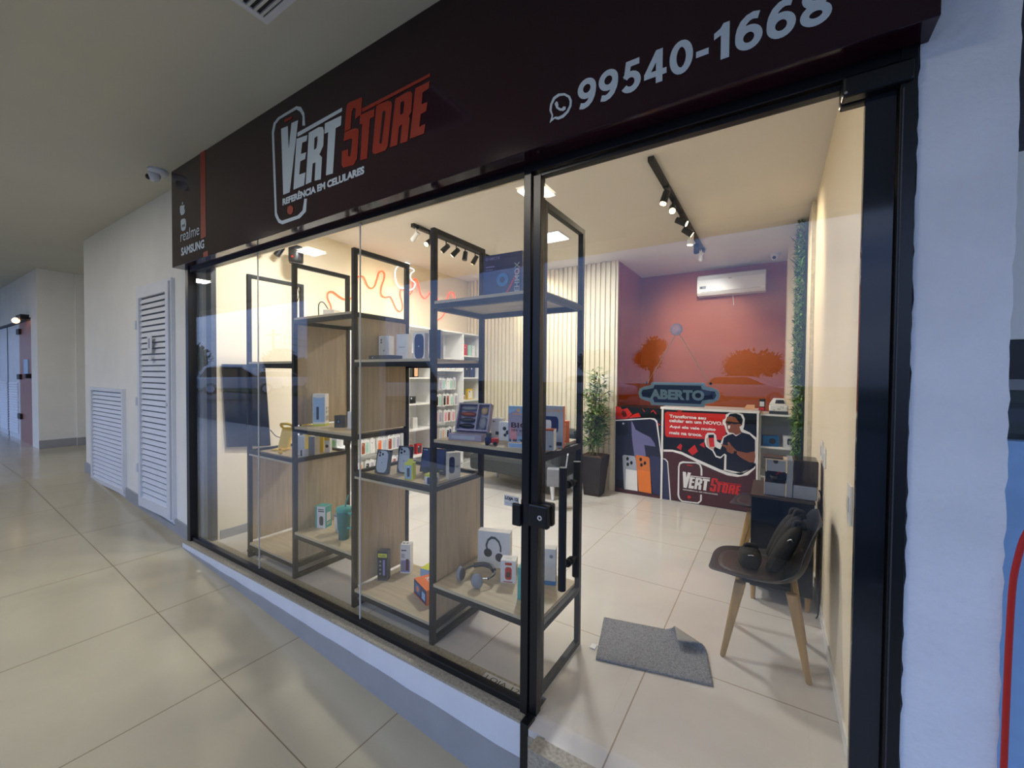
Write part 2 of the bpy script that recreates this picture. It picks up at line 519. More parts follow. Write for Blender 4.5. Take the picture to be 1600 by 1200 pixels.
# traced outlines in metres (world x or y, z)
LOGO=[('w',[(-2.687,3.061),(-2.61,3.055),(-2.601,2.91),(-2.569,3.059),(-2.495,3.055),(-2.59,2.638),(-2.665,2.639)]),('w',[(-2.504,2.981),(-2.062,2.985),(-2.065,2.965),(-2.502,2.955)]),('w',[(-2.514,2.947),(-2.397,2.935),(-2.406,2.902),(-2.451,2.905),(-2.466,2.841),(-2.411,2.836),(-2.421,2.799),(-2.472,2.799),(-2.485,2.721),(-2.419,2.718),(-2.433,2.644),(-2.549,2.644)]),('w',[(-2.383,2.944),(-2.281,2.946),(-2.243,2.934),(-2.232,2.908),(-2.238,2.826),(-2.276,2.785),(-2.251,2.762),(-2.263,2.638),(-2.325,2.645),(-2.315,2.751),(-2.344,2.751),(-2.358,2.646),(-2.417,2.645)]),('w',[(-2.223,2.948),(-2.068,2.943),(-2.074,2.891),(-2.121,2.89),(-2.148,2.643),(-2.213,2.648),(-2.191,2.889),(-2.227,2.89)]),('w',[(-2.451,3.007),(-2.447,3.061),(-2.471,3.096),(-2.513,3.125),(-2.703,3.127),(-2.75,3.11),(-2.771,3.059),(-2.741,2.542),(-2.714,2.497),(-2.681,2.478),(-2.504,2.476),(-2.45,2.496),(-2.431,2.563),(-2.404,2.557),(-2.414,2.482),(-2.48,2.455),(-2.675,2.454),(-2.721,2.473),(-2.764,2.525),(-2.798,3.074),(-2.777,3.125),(-2.723,3.144),(-2.513,3.145),(-2.465,3.124),(-2.429,3.075),(-2.42,2.998)]),('r',[(-2.651,3.103),(-2.638,3.107),(-2.569,3.101),(-2.56,3.091),(-2.575,3.085),(-2.645,3.087)]),('r',[(-2.587,2.556),(-2.563,2.547),(-2.553,2.531),(-2.556,2.511),(-2.572,2.497),(-2.591,2.499),(-2.614,2.512),(-2.621,2.531),(-2.613,2.551)]),('r',[(-1.894,2.922),(-1.397,2.921),(-1.398,2.906),(-1.891,2.902)]),('r',[(-2.041,2.845),(-2.029,2.952),(-2.021,2.984),(-2.001,2.992),(-1.891,2.983),(-1.899,2.895),(-1.95,2.885),(-1.944,2.939),(-1.962,2.95),(-1.978,2.935),(-1.989,2.846)]),('r',[(-2.041,2.842),(-1.954,2.838),(-1.924,2.826),(-1.918,2.81),(-1.934,2.669),(-1.962,2.642),(-2.053,2.651),(-2.069,2.671),(-2.065,2.745),(-2.009,2.741),(-2.009,2.704),(-1.993,2.695),(-1.983,2.722),(-1.974,2.783),(-1.985,2.791),(-2.049,2.795)]),('r',[(-1.909,2.893),(-1.791,2.888),(-1.795,2.849),(-1.827,2.848),(-1.851,2.647),(-1.907,2.652),(-1.89,2.842),(-1.911,2.844)]),('r',[(-1.777,2.897),(-1.76,2.9),(-1.691,2.894),(-1.664,2.881),(-1.657,2.865),(-1.69,2.667),(-1.707,2.649),(-1.78,2.651),(-1.802,2.659),(-1.809,2.673)]),('r',[(-1.634,2.885),(-1.547,2.889),(-1.522,2.881),(-1.515,2.865),(-1.521,2.784),(-1.537,2.768),(-1.531,2.753),(-1.548,2.648),(-1.599,2.652),(-1.586,2.744),(-1.607,2.737),(-1.62,2.651),(-1.673,2.654)]),('r',[(-1.495,2.886),(-1.401,2.886),(-1.405,2.854),(-1.446,2.849),(-1.452,2.796),(-1.414,2.794),(-1.422,2.754),(-1.458,2.75),(-1.467,2.693),(-1.428,2.696),(-1.436,2.652),(-1.531,2.655)])]
LOGOH=[('h',[(-2.324,2.894),(-2.295,2.898),(-2.295,2.869),(-2.306,2.83),(-2.329,2.826)]),('h',[(-1.728,2.851),(-1.711,2.852),(-1.708,2.841),(-1.735,2.694),(-1.749,2.693),(-1.752,2.703)]),('h',[(-1.595,2.853),(-1.573,2.854),(-1.571,2.836),(-1.579,2.794),(-1.595,2.791),(-1.599,2.801)])]
WA_OUT=[(-0.762,2.488),(-0.753,2.514),(-0.763,2.537),(-0.76,2.561),(-0.747,2.583),(-0.725,2.589),(-0.698,2.581),(-0.676,2.563),(-0.668,2.544),(-0.669,2.523),(-0.681,2.503),(-0.702,2.49),(-0.724,2.489),(-0.74,2.498)]
WA_IN=[(-0.749,2.503),(-0.746,2.513),(-0.753,2.534),(-0.75,2.555),(-0.738,2.572),(-0.719,2.577),(-0.699,2.572),(-0.683,2.558),(-0.677,2.543),(-0.678,2.528),(-0.689,2.511),(-0.707,2.502),(-0.724,2.5),(-0.737,2.505)]
WA_PH=[(-0.74,2.554),(-0.733,2.561),(-0.727,2.557),(-0.723,2.543),(-0.725,2.538),(-0.714,2.528),(-0.709,2.526),(-0.702,2.531),(-0.692,2.527),(-0.693,2.517),(-0.702,2.514),(-0.717,2.52),(-0.732,2.534)]
APL=[[(-4.247,2.9),(-4.225,2.902),(-4.206,2.896),(-4.18,2.894),(-4.161,2.894),(-4.155,2.884),(-4.165,2.873),(-4.162,2.859),(-4.153,2.846),(-4.156,2.829),(-4.175,2.819),(-4.201,2.816),(-4.233,2.823),(-4.248,2.847),(-4.253,2.875)],[(-4.212,2.906),(-4.208,2.921),(-4.192,2.927),(-4.186,2.911),(-4.195,2.903)]]
MI=[(-4.237,2.776),(-4.221,2.786),(-4.164,2.783),(-4.139,2.767),(-4.13,2.729),(-4.14,2.694),(-4.159,2.684),(-4.204,2.684),(-4.229,2.7),(-4.238,2.738)]
STRIPE=[[(-3.886,2.99),(-3.806,2.991),(-3.757,2.56),(-3.825,2.549)],[(-3.821,2.448),(-3.737,2.45),(-3.727,2.387),(-3.808,2.388)]]
LP=[('black',0,[(-1.737,1.111),(-1.168,1.106),(-1.151,-0.02),(-1.734,0.026)]),('pred',1,[(-1.737,1.111),(-1.67,1.1),(-1.652,1.071),(-1.586,1.096),(-1.52,1.018),(-1.585,0.96),(-1.735,0.942)]),('pred2',2,[(-1.647,1.061),(-1.608,1.052),(-1.585,0.993),(-1.629,0.968),(-1.663,1.021)]),('pred',1,[(-1.498,1.02),(-1.44,1.044),(-1.412,0.992),(-1.552,0.967),(-1.563,0.974)]),('pred',1,[(-1.403,1.1),(-1.393,1.098),(-1.361,1.059),(-1.369,1.054)]),('pred',1,[(-1.293,1.063),(-1.262,1.091),(-1.221,1.041),(-1.231,1.035),(-1.262,1.075),(-1.288,1.053)]),('pred',1,[(-1.204,0.931),(-1.173,0.912),(-1.183,0.899),(-1.198,0.905)]),('pwhite',1,[(-1.735,0.934),(-1.297,0.986),(-1.245,0.983),(-1.214,0.957),(-1.203,0.9),(-1.164,0.609),(-1.162,0.504),(-1.224,0.93),(-1.245,0.96),(-1.297,0.972),(-1.735,0.919)]),('pnavy',2,[(-1.735,0.919),(-1.297,0.972),(-1.253,0.962),(-1.229,0.935),(-1.167,0.504),(-1.265,0.216),(-1.724,0.15)]),('pblack',3,[(-1.726,0.901),(-1.584,0.922),(-1.566,0.776),(-1.604,0.739),(-1.724,0.735)]),('pgrey',4,[(-1.65,0.899),(-1.634,0.907),(-1.617,0.898),(-1.625,0.881),(-1.644,0.881)]),('plav',3,[(-1.532,0.936),(-1.513,0.91),(-1.474,0.826),(-1.399,0.789),(-1.293,0.745),(-1.241,0.675),(-1.23,0.634),(-1.365,0.642),(-1.342,0.505),(-1.485,0.489),(-1.509,0.639),(-1.522,0.746)]),('pblack2',3,[(-1.519,0.942),(-1.297,0.967),(-1.255,0.954),(-1.233,0.855),(-1.222,0.751),(-1.231,0.708),(-1.294,0.75),(-1.399,0.794),(-1.469,0.832),(-1.502,0.9)]),('pblack',4,[(-1.433,0.935),(-1.422,0.943),(-1.354,0.948),(-1.346,0.938),(-1.353,0.925),(-1.422,0.919)]),('psilver',5,[(-1.639,0.472),(-1.622,0.492),(-1.485,0.489),(-1.471,0.469),(-1.451,0.32),(-1.439,0.05),(-1.605,0.048),(-1.614,0.067)]),('pwhite',6,[(-1.592,0.312),(-1.454,0.308),(-1.439,0.052),(-1.594,0.053)]),('porange',5,[(-1.471,0.491),(-1.457,0.509),(-1.316,0.497),(-1.298,0.478),(-1.268,0.045),(-1.426,0.05)]),('porange2',6,[(-1.44,0.321),(-1.292,0.319),(-1.271,0.047),(-1.42,0.053)]),('pblue',5,[(-1.295,0.5),(-1.275,0.518),(-1.159,0.505),(-1.152,0.043),(-1.252,0.046)]),('pmaroon',4,[(-1.734,0.06),(-1.152,0.037),(-1.151,-0.02),(-1.734,-0.002)]),('pblack',7,[(-1.554,0.449),(-1.558,0.434),(-1.566,0.424),(-1.577,0.423),(-1.586,0.431),(-1.59,0.445),(-1.586,0.459),(-1.578,0.469),(-1.567,0.47),(-1.558,0.462)]),('pblack',7,[(-1.505,0.402),(-1.508,0.387),(-1.516,0.378),(-1.527,0.376),(-1.536,0.384),(-1.54,0.398),(-1.536,0.412),(-1.528,0.422),(-1.517,0.423),(-1.508,0.415)]),('pblack',7,[(-1.55,0.378),(-1.553,0.363),(-1.562,0.353),(-1.573,0.352),(-1.582,0.36),(-1.585,0.374),(-1.582,0.388),(-1.573,0.398),(-1.562,0.399),(-1.554,0.391)]),('pblack',7,[(-1.388,0.459),(-1.391,0.445),(-1.399,0.435),(-1.41,0.434),(-1.418,0.442),(-1.422,0.455),(-1.419,0.47),(-1.41,0.479),(-1.4,0.48),(-1.391,0.472)]),('pblack',7,[(-1.337,0.418),(-1.34,0.404),(-1.348,0.394),(-1.358,0.393),(-1.367,0.401),(-1.37,0.414),(-1.367,0.428),(-1.359,0.438),(-1.348,0.439),(-1.34,0.431)]),('pblack',7,[(-1.379,0.391),(-1.382,0.377),(-1.391,0.367),(-1.401,0.366),(-1.41,0.374),(-1.413,0.387),(-1.41,0.402),(-1.402,0.411),(-1.391,0.412),(-1.383,0.404)])]
RP=[('black',0,[(-1.139,1.097),(-0.16,1.106),(-0.154,0.547),(-0.153,-0.068),(-1.136,-0.026)]),('pmaroon',1,[(-1.132,0.594),(-1.025,0.601),(-0.924,0.583),(-0.751,0.514),(-0.506,0.418),(-0.368,0.398),(-0.269,0.419),(-0.185,0.498),(-0.154,0.547),(-0.164,0.013),(-1.127,-0.007)]),('pred',1,[(-1.126,1.052),(-1.103,1.074),(-0.462,1.081),(-0.457,0.784),(-0.512,0.783),(-1.098,0.767),(-1.118,0.786)]),('pred',1,[(-0.857,0.623),(-0.783,0.702),(-0.745,0.626),(-0.804,0.572)]),('pred',1,[(-0.983,0.65),(-0.941,0.699),(-0.918,0.681),(-0.933,0.619)]),('pred',1,[(-0.732,0.707),(-0.682,0.744),(-0.673,0.673)]),('pred',1,[(-0.994,1.092),(-0.921,1.1),(-0.94,1.078),(-0.963,1.079)]),('pwhite',2,[(-1.14,0.61),(-1.025,0.617),(-0.925,0.603),(-0.751,0.534),(-0.506,0.445),(-0.369,0.422),(-0.269,0.443),(-0.198,0.507),(-0.183,0.558),(-0.16,0.561),(-0.166,0.5),(-0.236,0.416),(-0.335,0.383),(-0.436,0.388),(-0.541,0.421),(-0.751,0.498),(-0.924,0.571),(-1.025,0.593),(-1.135,0.583)]),('pwhite',2,[(-0.462,1.077),(-0.421,1.101),(-0.347,1.109),(-0.293,1.087),(-0.274,1.039),(-0.278,0.963),(-0.287,0.921),(-0.224,0.892),(-0.159,0.838),(-0.154,0.547),(-0.185,0.498),(-0.302,0.407),(-0.471,0.43),(-0.468,0.617),(-0.508,0.57),(-0.558,0.583),(-0.594,0.65),(-0.659,0.691),(-0.678,0.752),(-0.668,0.824),(-0.647,0.854),(-0.583,0.859),(-0.558,0.834),(-0.547,0.764),(-0.511,0.744),(-0.485,0.824),(-0.437,0.856),(-0.455,0.881),(-0.47,0.942),(-0.494,0.971),(-0.492,1.014),(-0.464,1.031)]),('pshirt',3,[(-0.437,0.844),(-0.39,0.863),(-0.356,0.839),(-0.296,0.886),(-0.224,0.87),(-0.171,0.814),(-0.169,0.695),(-0.18,0.559),(-0.205,0.495),(-0.302,0.437),(-0.448,0.453),(-0.447,0.619),(-0.468,0.632),(-0.509,0.589),(-0.551,0.6),(-0.58,0.659),(-0.57,0.7),(-0.51,0.674),(-0.49,0.739),(-0.478,0.81)]),('pskin',4,[(-0.447,1.051),(-0.346,1.057),(-0.305,0.999),(-0.308,0.961),(-0.324,0.945),(-0.31,0.9),(-0.296,0.886),(-0.356,0.851),(-0.383,0.872),(-0.424,0.876),(-0.442,0.905),(-0.453,0.958),(-0.467,0.988)]),('phair',5,[(-0.441,1.052),(-0.421,1.084),(-0.36,1.095),(-0.313,1.075),(-0.292,1.03),(-0.301,0.962),(-0.318,0.983),(-0.345,1.019),(-0.366,1.052),(-0.407,1.058)]),('pdark',5,[(-0.457,1.001),(-0.312,0.991),(-0.308,0.984),(-0.365,0.972),(-0.385,0.971),(-0.399,0.981),(-0.419,0.967),(-0.446,0.974)]),('pwhite',5,[(-0.439,0.952),(-0.415,0.957),(-0.418,0.922),(-0.435,0.915)]),('pred',4,[(-0.636,0.8),(-0.579,0.805),(-0.572,0.699),(-0.62,0.691)]),('pdark',4,[(-0.638,0.831),(-0.58,0.838),(-0.578,0.801),(-0.638,0.797)]),('pskin2',3,[(-0.661,0.786),(-0.638,0.803),(-0.624,0.726),(-0.62,0.691),(-0.574,0.688),(-0.524,0.665),(-0.58,0.659),(-0.623,0.679),(-0.652,0.707)]),('pskin',4,[(-0.508,0.737),(-0.435,0.725),(-0.439,0.759),(-0.426,0.772),(-0.401,0.732),(-0.367,0.697),(-0.346,0.676),(-0.247,0.664),(-0.172,0.691),(-0.165,0.635),(-0.173,0.567),(-0.219,0.561),(-0.305,0.604),(-0.352,0.645),(-0.4,0.64),(-0.441,0.655),(-0.452,0.696),(-0.504,0.73)]),('pdark',5,[(-0.37,0.674),(-0.343,0.669),(-0.352,0.622),(-0.379,0.642)]),('pblue',2,[(-1.142,0.494),(-1.11,0.489),(-1.086,0.463),(-1.047,-0.021),(-1.136,-0.02)]),('pwhite',3,[(-1.142,0.502),(-1.106,0.498),(-1.078,0.468),(-1.037,-0.024),(-1.051,-0.024),(-1.087,0.455),(-1.112,0.485),(-1.142,0.492)])]
RPhone=[(-0.712,0.347),(-0.714,0.424),(-0.728,0.47),(-0.765,0.484),(-0.907,0.472),(-0.938,0.452),(-0.946,0.414),(-0.944,0.087),(-0.931,0.04),(-0.904,0.02),(-0.743,0.027),(-0.714,0.052),(-0.712,0.124),(-0.695,0.127),(-0.696,0.055),(-0.728,0.014),(-0.754,0.011),(-0.915,0.006),(-0.95,0.037),(-0.963,0.076),(-0.962,0.421),(-0.949,0.471),(-0.915,0.492),(-0.751,0.499),(-0.71,0.476),(-0.695,0.426),(-0.693,0.349)]
RLb=[(-0.91,0.37),(-0.306,0.289),(-0.907,0.175),(-0.331,0.182),(-0.614,0.334),(-0.615,0.18),(-0.903,0.159),(-0.528,0.146),(-0.868,0.463),(-0.833,0.056)]
TXT=[(-1.071,1.047),(-0.665,1.046),(-1.07,1.001),(-1.07,0.981),(-0.491,0.987),(-1.069,0.935),(-1.069,0.906),(-0.563,0.912),(-1.068,0.865),(-1.068,0.836),(-0.701,0.838),(-1.067,0.799),(-0.664,1.003),(-0.49,0.948),(-0.562,0.872),(-0.701,0.806)]
NEON=[[(2.761,2.159),(2.805,2.195),(2.817,2.238),(2.8,2.286),(2.772,2.332),(2.772,2.383),(2.794,2.409),(2.834,2.419),(2.891,2.393),(2.95,2.366),(3.01,2.362),(3.078,2.387),(3.128,2.443),(3.147,2.532),(3.149,2.608),(3.172,2.656),(3.224,2.672),(3.263,2.642),(3.303,2.573),(3.357,2.549),(3.413,2.593),(3.454,2.703),(3.475,2.764),(3.518,2.796),(3.562,2.771),(3.555,2.7),(3.519,2.613),(3.504,2.519),(3.541,2.479),(3.599,2.483),(3.651,2.497),(3.689,2.456),(3.751,2.359),(3.814,2.329),(3.861,2.374),(3.853,2.458),(3.821,2.549),(3.829,2.611),(3.861,2.631),(3.926,2.597),(3.975,2.575),(4.034,2.635),(4.045,2.748),(4.075,2.804),(4.127,2.796),(4.163,2.708),(4.198,2.613),(4.27,2.573),(4.344,2.624),(4.39,2.678),(4.475,2.692),(4.524,2.641),(4.535,2.535),(4.477,2.421),(4.468,2.313),(4.556,2.313),(4.655,2.377),(4.715,2.48),(4.756,2.665),(4.818,2.752),(4.892,2.75),(4.921,2.678)]]
NAPL=[[(3.974,2.931),(3.892,2.901),(3.844,2.917),(3.781,2.915),(3.726,2.876),(3.704,2.812),(3.711,2.732),(3.75,2.656),(3.813,2.629),(3.877,2.643),(3.958,2.634),(4.025,2.668),(4.059,2.739),(4.008,2.766),(3.966,2.801),(3.982,2.86),(4.041,2.909),(3.974,2.931)],[(3.868,2.944),(3.884,2.984),(3.949,3.012),(3.944,2.974),(3.892,2.938)]]
def FR(y):            # frame facing the camera side (-y) on the plane y
    return (Vector((0, y, 0)), VX, VZ, -VY)
# ================================================================ SETTING
def fz(x):            # corridor floor height: it ramps down to the right
    P = [(-30, .19), (-10.5, .19), (-7.7, .17), (-4.4, -.05), (-1.1, -.35), (8, -1.1)]
    for (a, za), (b, zb) in zip(P, P[1:]):
        if x <= b:
            return za + (zb - za) * (x - a) / (b - a)
    return P[-1][1]
XS = [-30, -10.5, -7.7, -6, -4.4, -3, -1.1, 0.5, 3, 8]
m = MB()
m.box(-4.35, 0.42, 1.69, 6.6, -0.12, 0.0, 'shop_tile'); m.box(-.868, .27, 1.56, 1.69, -.12, 0.0, 'shop_tile'); m.box(-.775, .27, 1.49, 1.56, -.12, 0.0, 'shop_tile')
struct('floor', m)
m = MB()
v = []; f = []
for i, x in enumerate(XS):
    v += [(x, -2.1, fz(x)), (x, 3.3 if x < -7.6 else 1.62, fz(x)), (x, -2.1, fz(x) - .15), (x, 3.3 if x < -7.6 else 1.62, fz(x) - .15)]
for i in range(len(XS) - 1):
    a = i * 4; b = a + 4
    f += [(a, b, b + 1, a + 1), (a + 2, a + 3, b + 3, b + 2), (a, a + 2, b + 2, b), (a + 1, b + 1, b + 3, a + 3)]
m.add(v, f, 'corridor_tile')
m.v = m.v
struct('floor_corridor', m)
m = MB(); m.box(-30, 8, -1.96, 3.3, 3.235, 3.36, 'ceiling_white'); struct('ceiling_corridor', m)
m = MB(); m.box(-30, 8, -2.12, -1.96, 3.12, 3.7, 'wall_white'); struct('trim_1', m)
m = MB(); m.box(-4.35, 0.42, 1.62, 6.6, 3.0, 3.1, 'ceiling_shop'); struct('ceiling', m)
m = MB(); m.box(-4.42, 0.32, 1.62, 1.70, 2.43, 3.0, 'wall_cream'); struct('wall_front', m)
m = MB(); m.box(-4.42, -4.20, 1.70, 6.6, 0, 3.0, 'wall_cream'); struct('wall_left', m)
m = MB(); m.box(0.27, 0.31, 1.62, 6.6, 0, 3.0, 'wall_cream'); struct('wall_right', m)
m = MB(); m.box(-4.2, 0.27, 6.4, 6.55, 0, 3.0, 'orange_wall'); struct('wall_back', m)
m = MB(); m.box(0.105, 0.27, 5.75, 6.4, 0, 3.0, 'wall_cream'); struct('trim_2', m)
# side return of the slatted panel, painted like the back wall
m = MB(); m.box(-4.2, -1.74, 5.30, 5.40, 0, 3.0, 'orange_wall'); m.box(-1.80, -1.735, 5.40, 6.4, 0, 3.0, 'orange_wall'); struct('wall_partition', m)
# baseboards in the shop
m = MB(); m.box(-4.2, -4.19, 1.72, 2.3, 0, .08, 'grey_skirting'); struct('baseboard_left', m)
m = MB(); m.box(.262, .27, 1.75, 5.7, 0, .07, 'white_lam'); struct('baseboard_right', m)
# window corner post inside, left
m = MB(); m.box(-4.36, -4.295, 1.63, 1.70, 0, 2.43, 'grey_skirting'); m.box(-4.295, -4.2, 1.66, 1.70, 0, 2.43, 'p_dgrey'); struct('trim_3', m)
# outer wall left of the shop with a recess further on
m = MB(); m.box(-7.75, -4.42, 1.6, 1.9, -.4, 3.235, 'wall_white'); m.box(-7.75, -7.6, 1.9, 3.2, -.1, 3.235, 'wall_white'); struct('wall_outer', m)
m = MB(); m.box(-10.7, -10.5, 1.6, 3.2, 0, 3.235, 'wall_white'); m.box(-10.5, -10.46, 2.05, 2.3, 0, 3.235, 'wall_white'); m.box(-10.5, -7.6, 2.9, 3.1, 0, 3.235, 'wall_white'); struct('wall_recess', m)
m = MB()
m.box(-10.98, -10.7, 1.6, 1.9, 0, 3.235, 'wall_white')
m.box(-30, -10.98, 1.6, 1.9, 2.45, 3.235, 'wall_white')
m.box(-30, -14.3, 1.6, 1.9, 0, 2.45, 'wall_white'); struct('wall_far', m)
def skirt(x0, x1, y0, y1, h=.13):
    a, b = fz(x0), fz(x1)
    return [(x0, y0, a), (x1, y0, b), (x1, y1, b), (x0, y1, a)], [(x0, y0, a + h), (x1, y0, b + h), (x1, y1, b + h), (x0, y1, a + h)]
m = MB()
for a, b in ((-7.77, -7.40), (-6.17, -5.68), (-5.68, -4.80), (-4.80, -4.44)):
    m.hexa(*skirt(a, b, 1.585, 1.6, .13 if (a, b) != (-5.68, -4.80) else .06), 'grey_skirting')
struct('baseboard_outer', m)
m = MB(); m.box(-10.5, -10.485, 1.6, 2.05, .19, .33, 'grey_skirting'); m.box(-10.46, -10.445, 2.05, 2.3, .19, .33, 'grey_skirting'); m.box(-10.5, -10.485, 2.3, 2.9, .19, .33, 'grey_skirting'); m.box(-10.5, -7.75, 2.885, 2.9, .19, .33, 'grey_skirting'); struct('baseboard_recess', m)
# sill: granite top, ragged white plaster and grey lower band
m = MB()
m.box(-4.42, -.899, 1.515, 1.69, -.03, 0.0, 'granite')
m.box(-.81, .31, 1.42, 1.49, -.03, 0.0, 'granite'); m.box(-.857, -.775, 1.50, 1.56, -.03, -.001, 'shop_tile'); m.box(-.857, -.775, 1.495, 1.56, -.6, -.03, 'granite')
struct('trim_4', m)
m = MB()
n = 26; random.seed(3)
edge = []
for i in range(n + 1):
    x = -4.42 + (3.52) * i / n
    zf = fz(x)
    edge.append((x, -.012, max(zf, -.03 + .36 * zf + random.uniform(-.004, .004)) if zf < -.03 else -.03, zf - .02))
for (xa, ta, ma, ba), (xb, tb, mb_, bb) in zip(edge, edge[1:]):
    m.hexa([(xa, 1.512, ma), (xb, 1.512, mb_), (xb, 1.6, mb_), (xa, 1.6, ma)], [(xa, 1.512, ta), (xb, 1.512, tb), (xb, 1.6, tb), (xa, 1.6, ta)], 'white_paint')
    m.hexa([(xa, 1.505, ba), (xb, 1.505, bb), (xb, 1.6, bb), (xa, 1.6, ba)], [(xa, 1.505, ma), (xb, 1.505, mb_), (xb, 1.6, mb_), (xa, 1.6, ma)], 'grey_skirting')
m.box(-4.42, -.9, 1.6, 1.69, -.5, -.03, 'granite')
m.box(-.81, .31, 1.42, 1.49, -.6, -.03, 'granite')
struct('trim_5', m)
# header over the door and the rough pier to the right
def ragged_pier():
    m = MB(); random.seed(11); N = 120
    L = []; Rr = []
    for i in range(N + 1):
        z = -.75 + 4.0 * i / N
        L.append((.317 + random.uniform(-.003, .003), z)); Rr.append((.502 + random.uniform(-.003, .003), z))
    for i in range(N):
        (a, z0), (b, z1) = L[i], L[i + 1]; (c, _), (d, _) = Rr[i], Rr[i + 1]
        m.hexa([(a, 1.56, z0), (c, 1.56, z0), (c, 1.62, z0), (a, 1.62, z0)], [(b, 1.56, z1), (d, 1.56, z1), (d, 1.62, z1), (b, 1.62, z1)], 'rough_render')
    m.box(.32, .498, 1.62, 2.4, -.75, 3.235, 'wall_white')
    return m
struct('wall_pier', ragged_pier())
# neighbouring front on the far right
m = MB()
m.box(.505, 6, 1.70, 1.75, -.9, 1.33, 'p_skyblue'); m.box(.505, 6, 1.70, 1.75, 1.61, 2.12, 'wall_white'); m.box(.505, 6, 1.70, 1.76, 2.12, 3.235, 'p_dgrey'); m.box(.505, 6, 1.71, 1.75, 1.50, 1.61, 'p_black'); m.box(.498, 6, 2.9, 3.0, -.9, 3.235, 'wall_white')  # white upper band paints the sky reflection onto the glass front
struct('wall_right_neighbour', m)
m = MB(); m.box(.505, 6, 1.715, 1.723, 1.33, 1.50, 'glass')
w2 = struct('window_2', m)
m = MB(); m.box(-8.46, -6.16, -2.10, -1.96, -.2, 3.12, 'wall_white'); struct('wall_corridor_pier', m)
# distant outdoor ground behind the camera
m = MB(); m.box(-90, 60, -70, -2.1, -.5, -.08, 'asphalt'); struct('ground', m)
m = MB(); m.box(-90, 60, -17.5, -13.0, -.08, .05, 'grass'); m.box(-90, 60, -70, -30, -.08, .25, 'grass'); tagp(m.obj('grass_verge'), 'dark green grass verge across the car park, mirrored in the glass', 'grass', kind='stuff')

# ---------------- shop window: frame and three fixed panes
win = thing('window_1', None, None, kind='structure')
m = MB()
m.box(-4.425, -4.365, 1.55, 1.62, -.05, 2.43, 'black_frame')
m.box(-4.365, -.93, 1.565, 1.605, 0.0, .035, 'black_frame')
m.box(-4.365, -.93, 1.56, 1.61, 2.385, 2.43, 'black_frame')
m.box(-.935, -.897, 1.555, 1.615, 0, 2.43, 'black_frame'); m.box(-.935, -.870, 1.562, 1.615, -.5, 0, 'black_frame'); m.box(-.898, -.858, 1.498, 1.562, -.6, .012, 'black_frame')
m.box(-.897, .286, 1.555, 1.615, 2.375, 2.43, 'black_frame')
m.obj('window_frame', win, bev=.003)
for a, b in ((-4.365, -3.245), (-3.240, -2.075), (-2.070, -.935)):
    MB().box(a, b, 1.581, 1.589, .03, 2.39, 'glass').obj('pane', win)
m = MB()
for x in (-3.2425, -2.0725):
    m.box(x - .0025, x + .0025, 1.581, 1.589, .035, 2.385, 'p_offwhite')
m.obj('silicone_joint', win)
m = MB(); m.box(-.975, -.93, 1.54, 1.555, .835, .935, 'black_frame'); m.box(-.975, -.935, 1.615, 1.63, .835, .935, 'black_frame')
m.obj('strike_plate', win, bev=.006)
# ---------------- glass door
door = thing('door_1', None, None, kind='structure')
m = MB(); m.box(-.893, -.856, 1.565, 1.605, .005, 2.36, 'black_frame'); m.box(-.868, .205, 1.568, 1.602, 2.352, 2.37, 'black_frame')
m.obj('door_stile', door, bev=.002)
MB().box(-.87, .212, 1.581, 1.589, .01, 2.355, 'glass').obj('pane', door)
m = MB(); m.box(.207, .276, 1.572, 1.598, .01, 2.33, 'dark_glass')
m.obj('side_strip', door, bev=.002)
m = MB(); m.box(.278, .314, 1.55, 1.62, -.1, 2.43, 'black_frame'); m.box(.283, .287, 1.545, 1.552, -.1, 2.3, 'p_dgrey')
m.obj('door_jamb', win, bev=.003)
m = MB(); m.box(.150, .305, 1.535, 1.58, 2.312, 2.372, 'black_frame'); m.box(.150, .275, 1.59, 1.625, 2.312, 2.372, 'black_frame')
m.cyl((.158, 1.533, 2.322), (.158, 1.536, 2.322), .004, 'chrome')
m.obj('pivot_hinge', door, bev=.008)
h = MB()
for y in (1.515, 1.655):
    h.cyl((-.715, y, .63), (-.715, y, 1.13), .0165, 'black_metal', n=20)
for z in (.72, 1.05):
    h.cyl((-.715, 1.515, z), (-.715, 1.655, z), .009, 'black_metal')
    h.cyl((-.715, 1.562, z), (-.715, 1.581, z), .016, 'black_metal'); h.cyl((-.715, 1.589, z), (-.715, 1.608, z), .016, 'black_metal')
h.obj('door_handle', door)
m = MB(); m.box(-.895, -.800, 1.545, 1.58, .845, .945, 'black_frame'); m.box(-.868, -.800, 1.59, 1.625, .845, .945, 'black_frame')
lk = m.obj('door_lock', door, bev=.008)
MB().cyl((-.835, 1.546, .893), (-.835, 1.541, .893), .011, 'chrome', n=18).cyl((-.835, 1.541, .893), (-.835, 1.540, .893), .005, 'black_metal', n=12).obj('keyhole', lk)

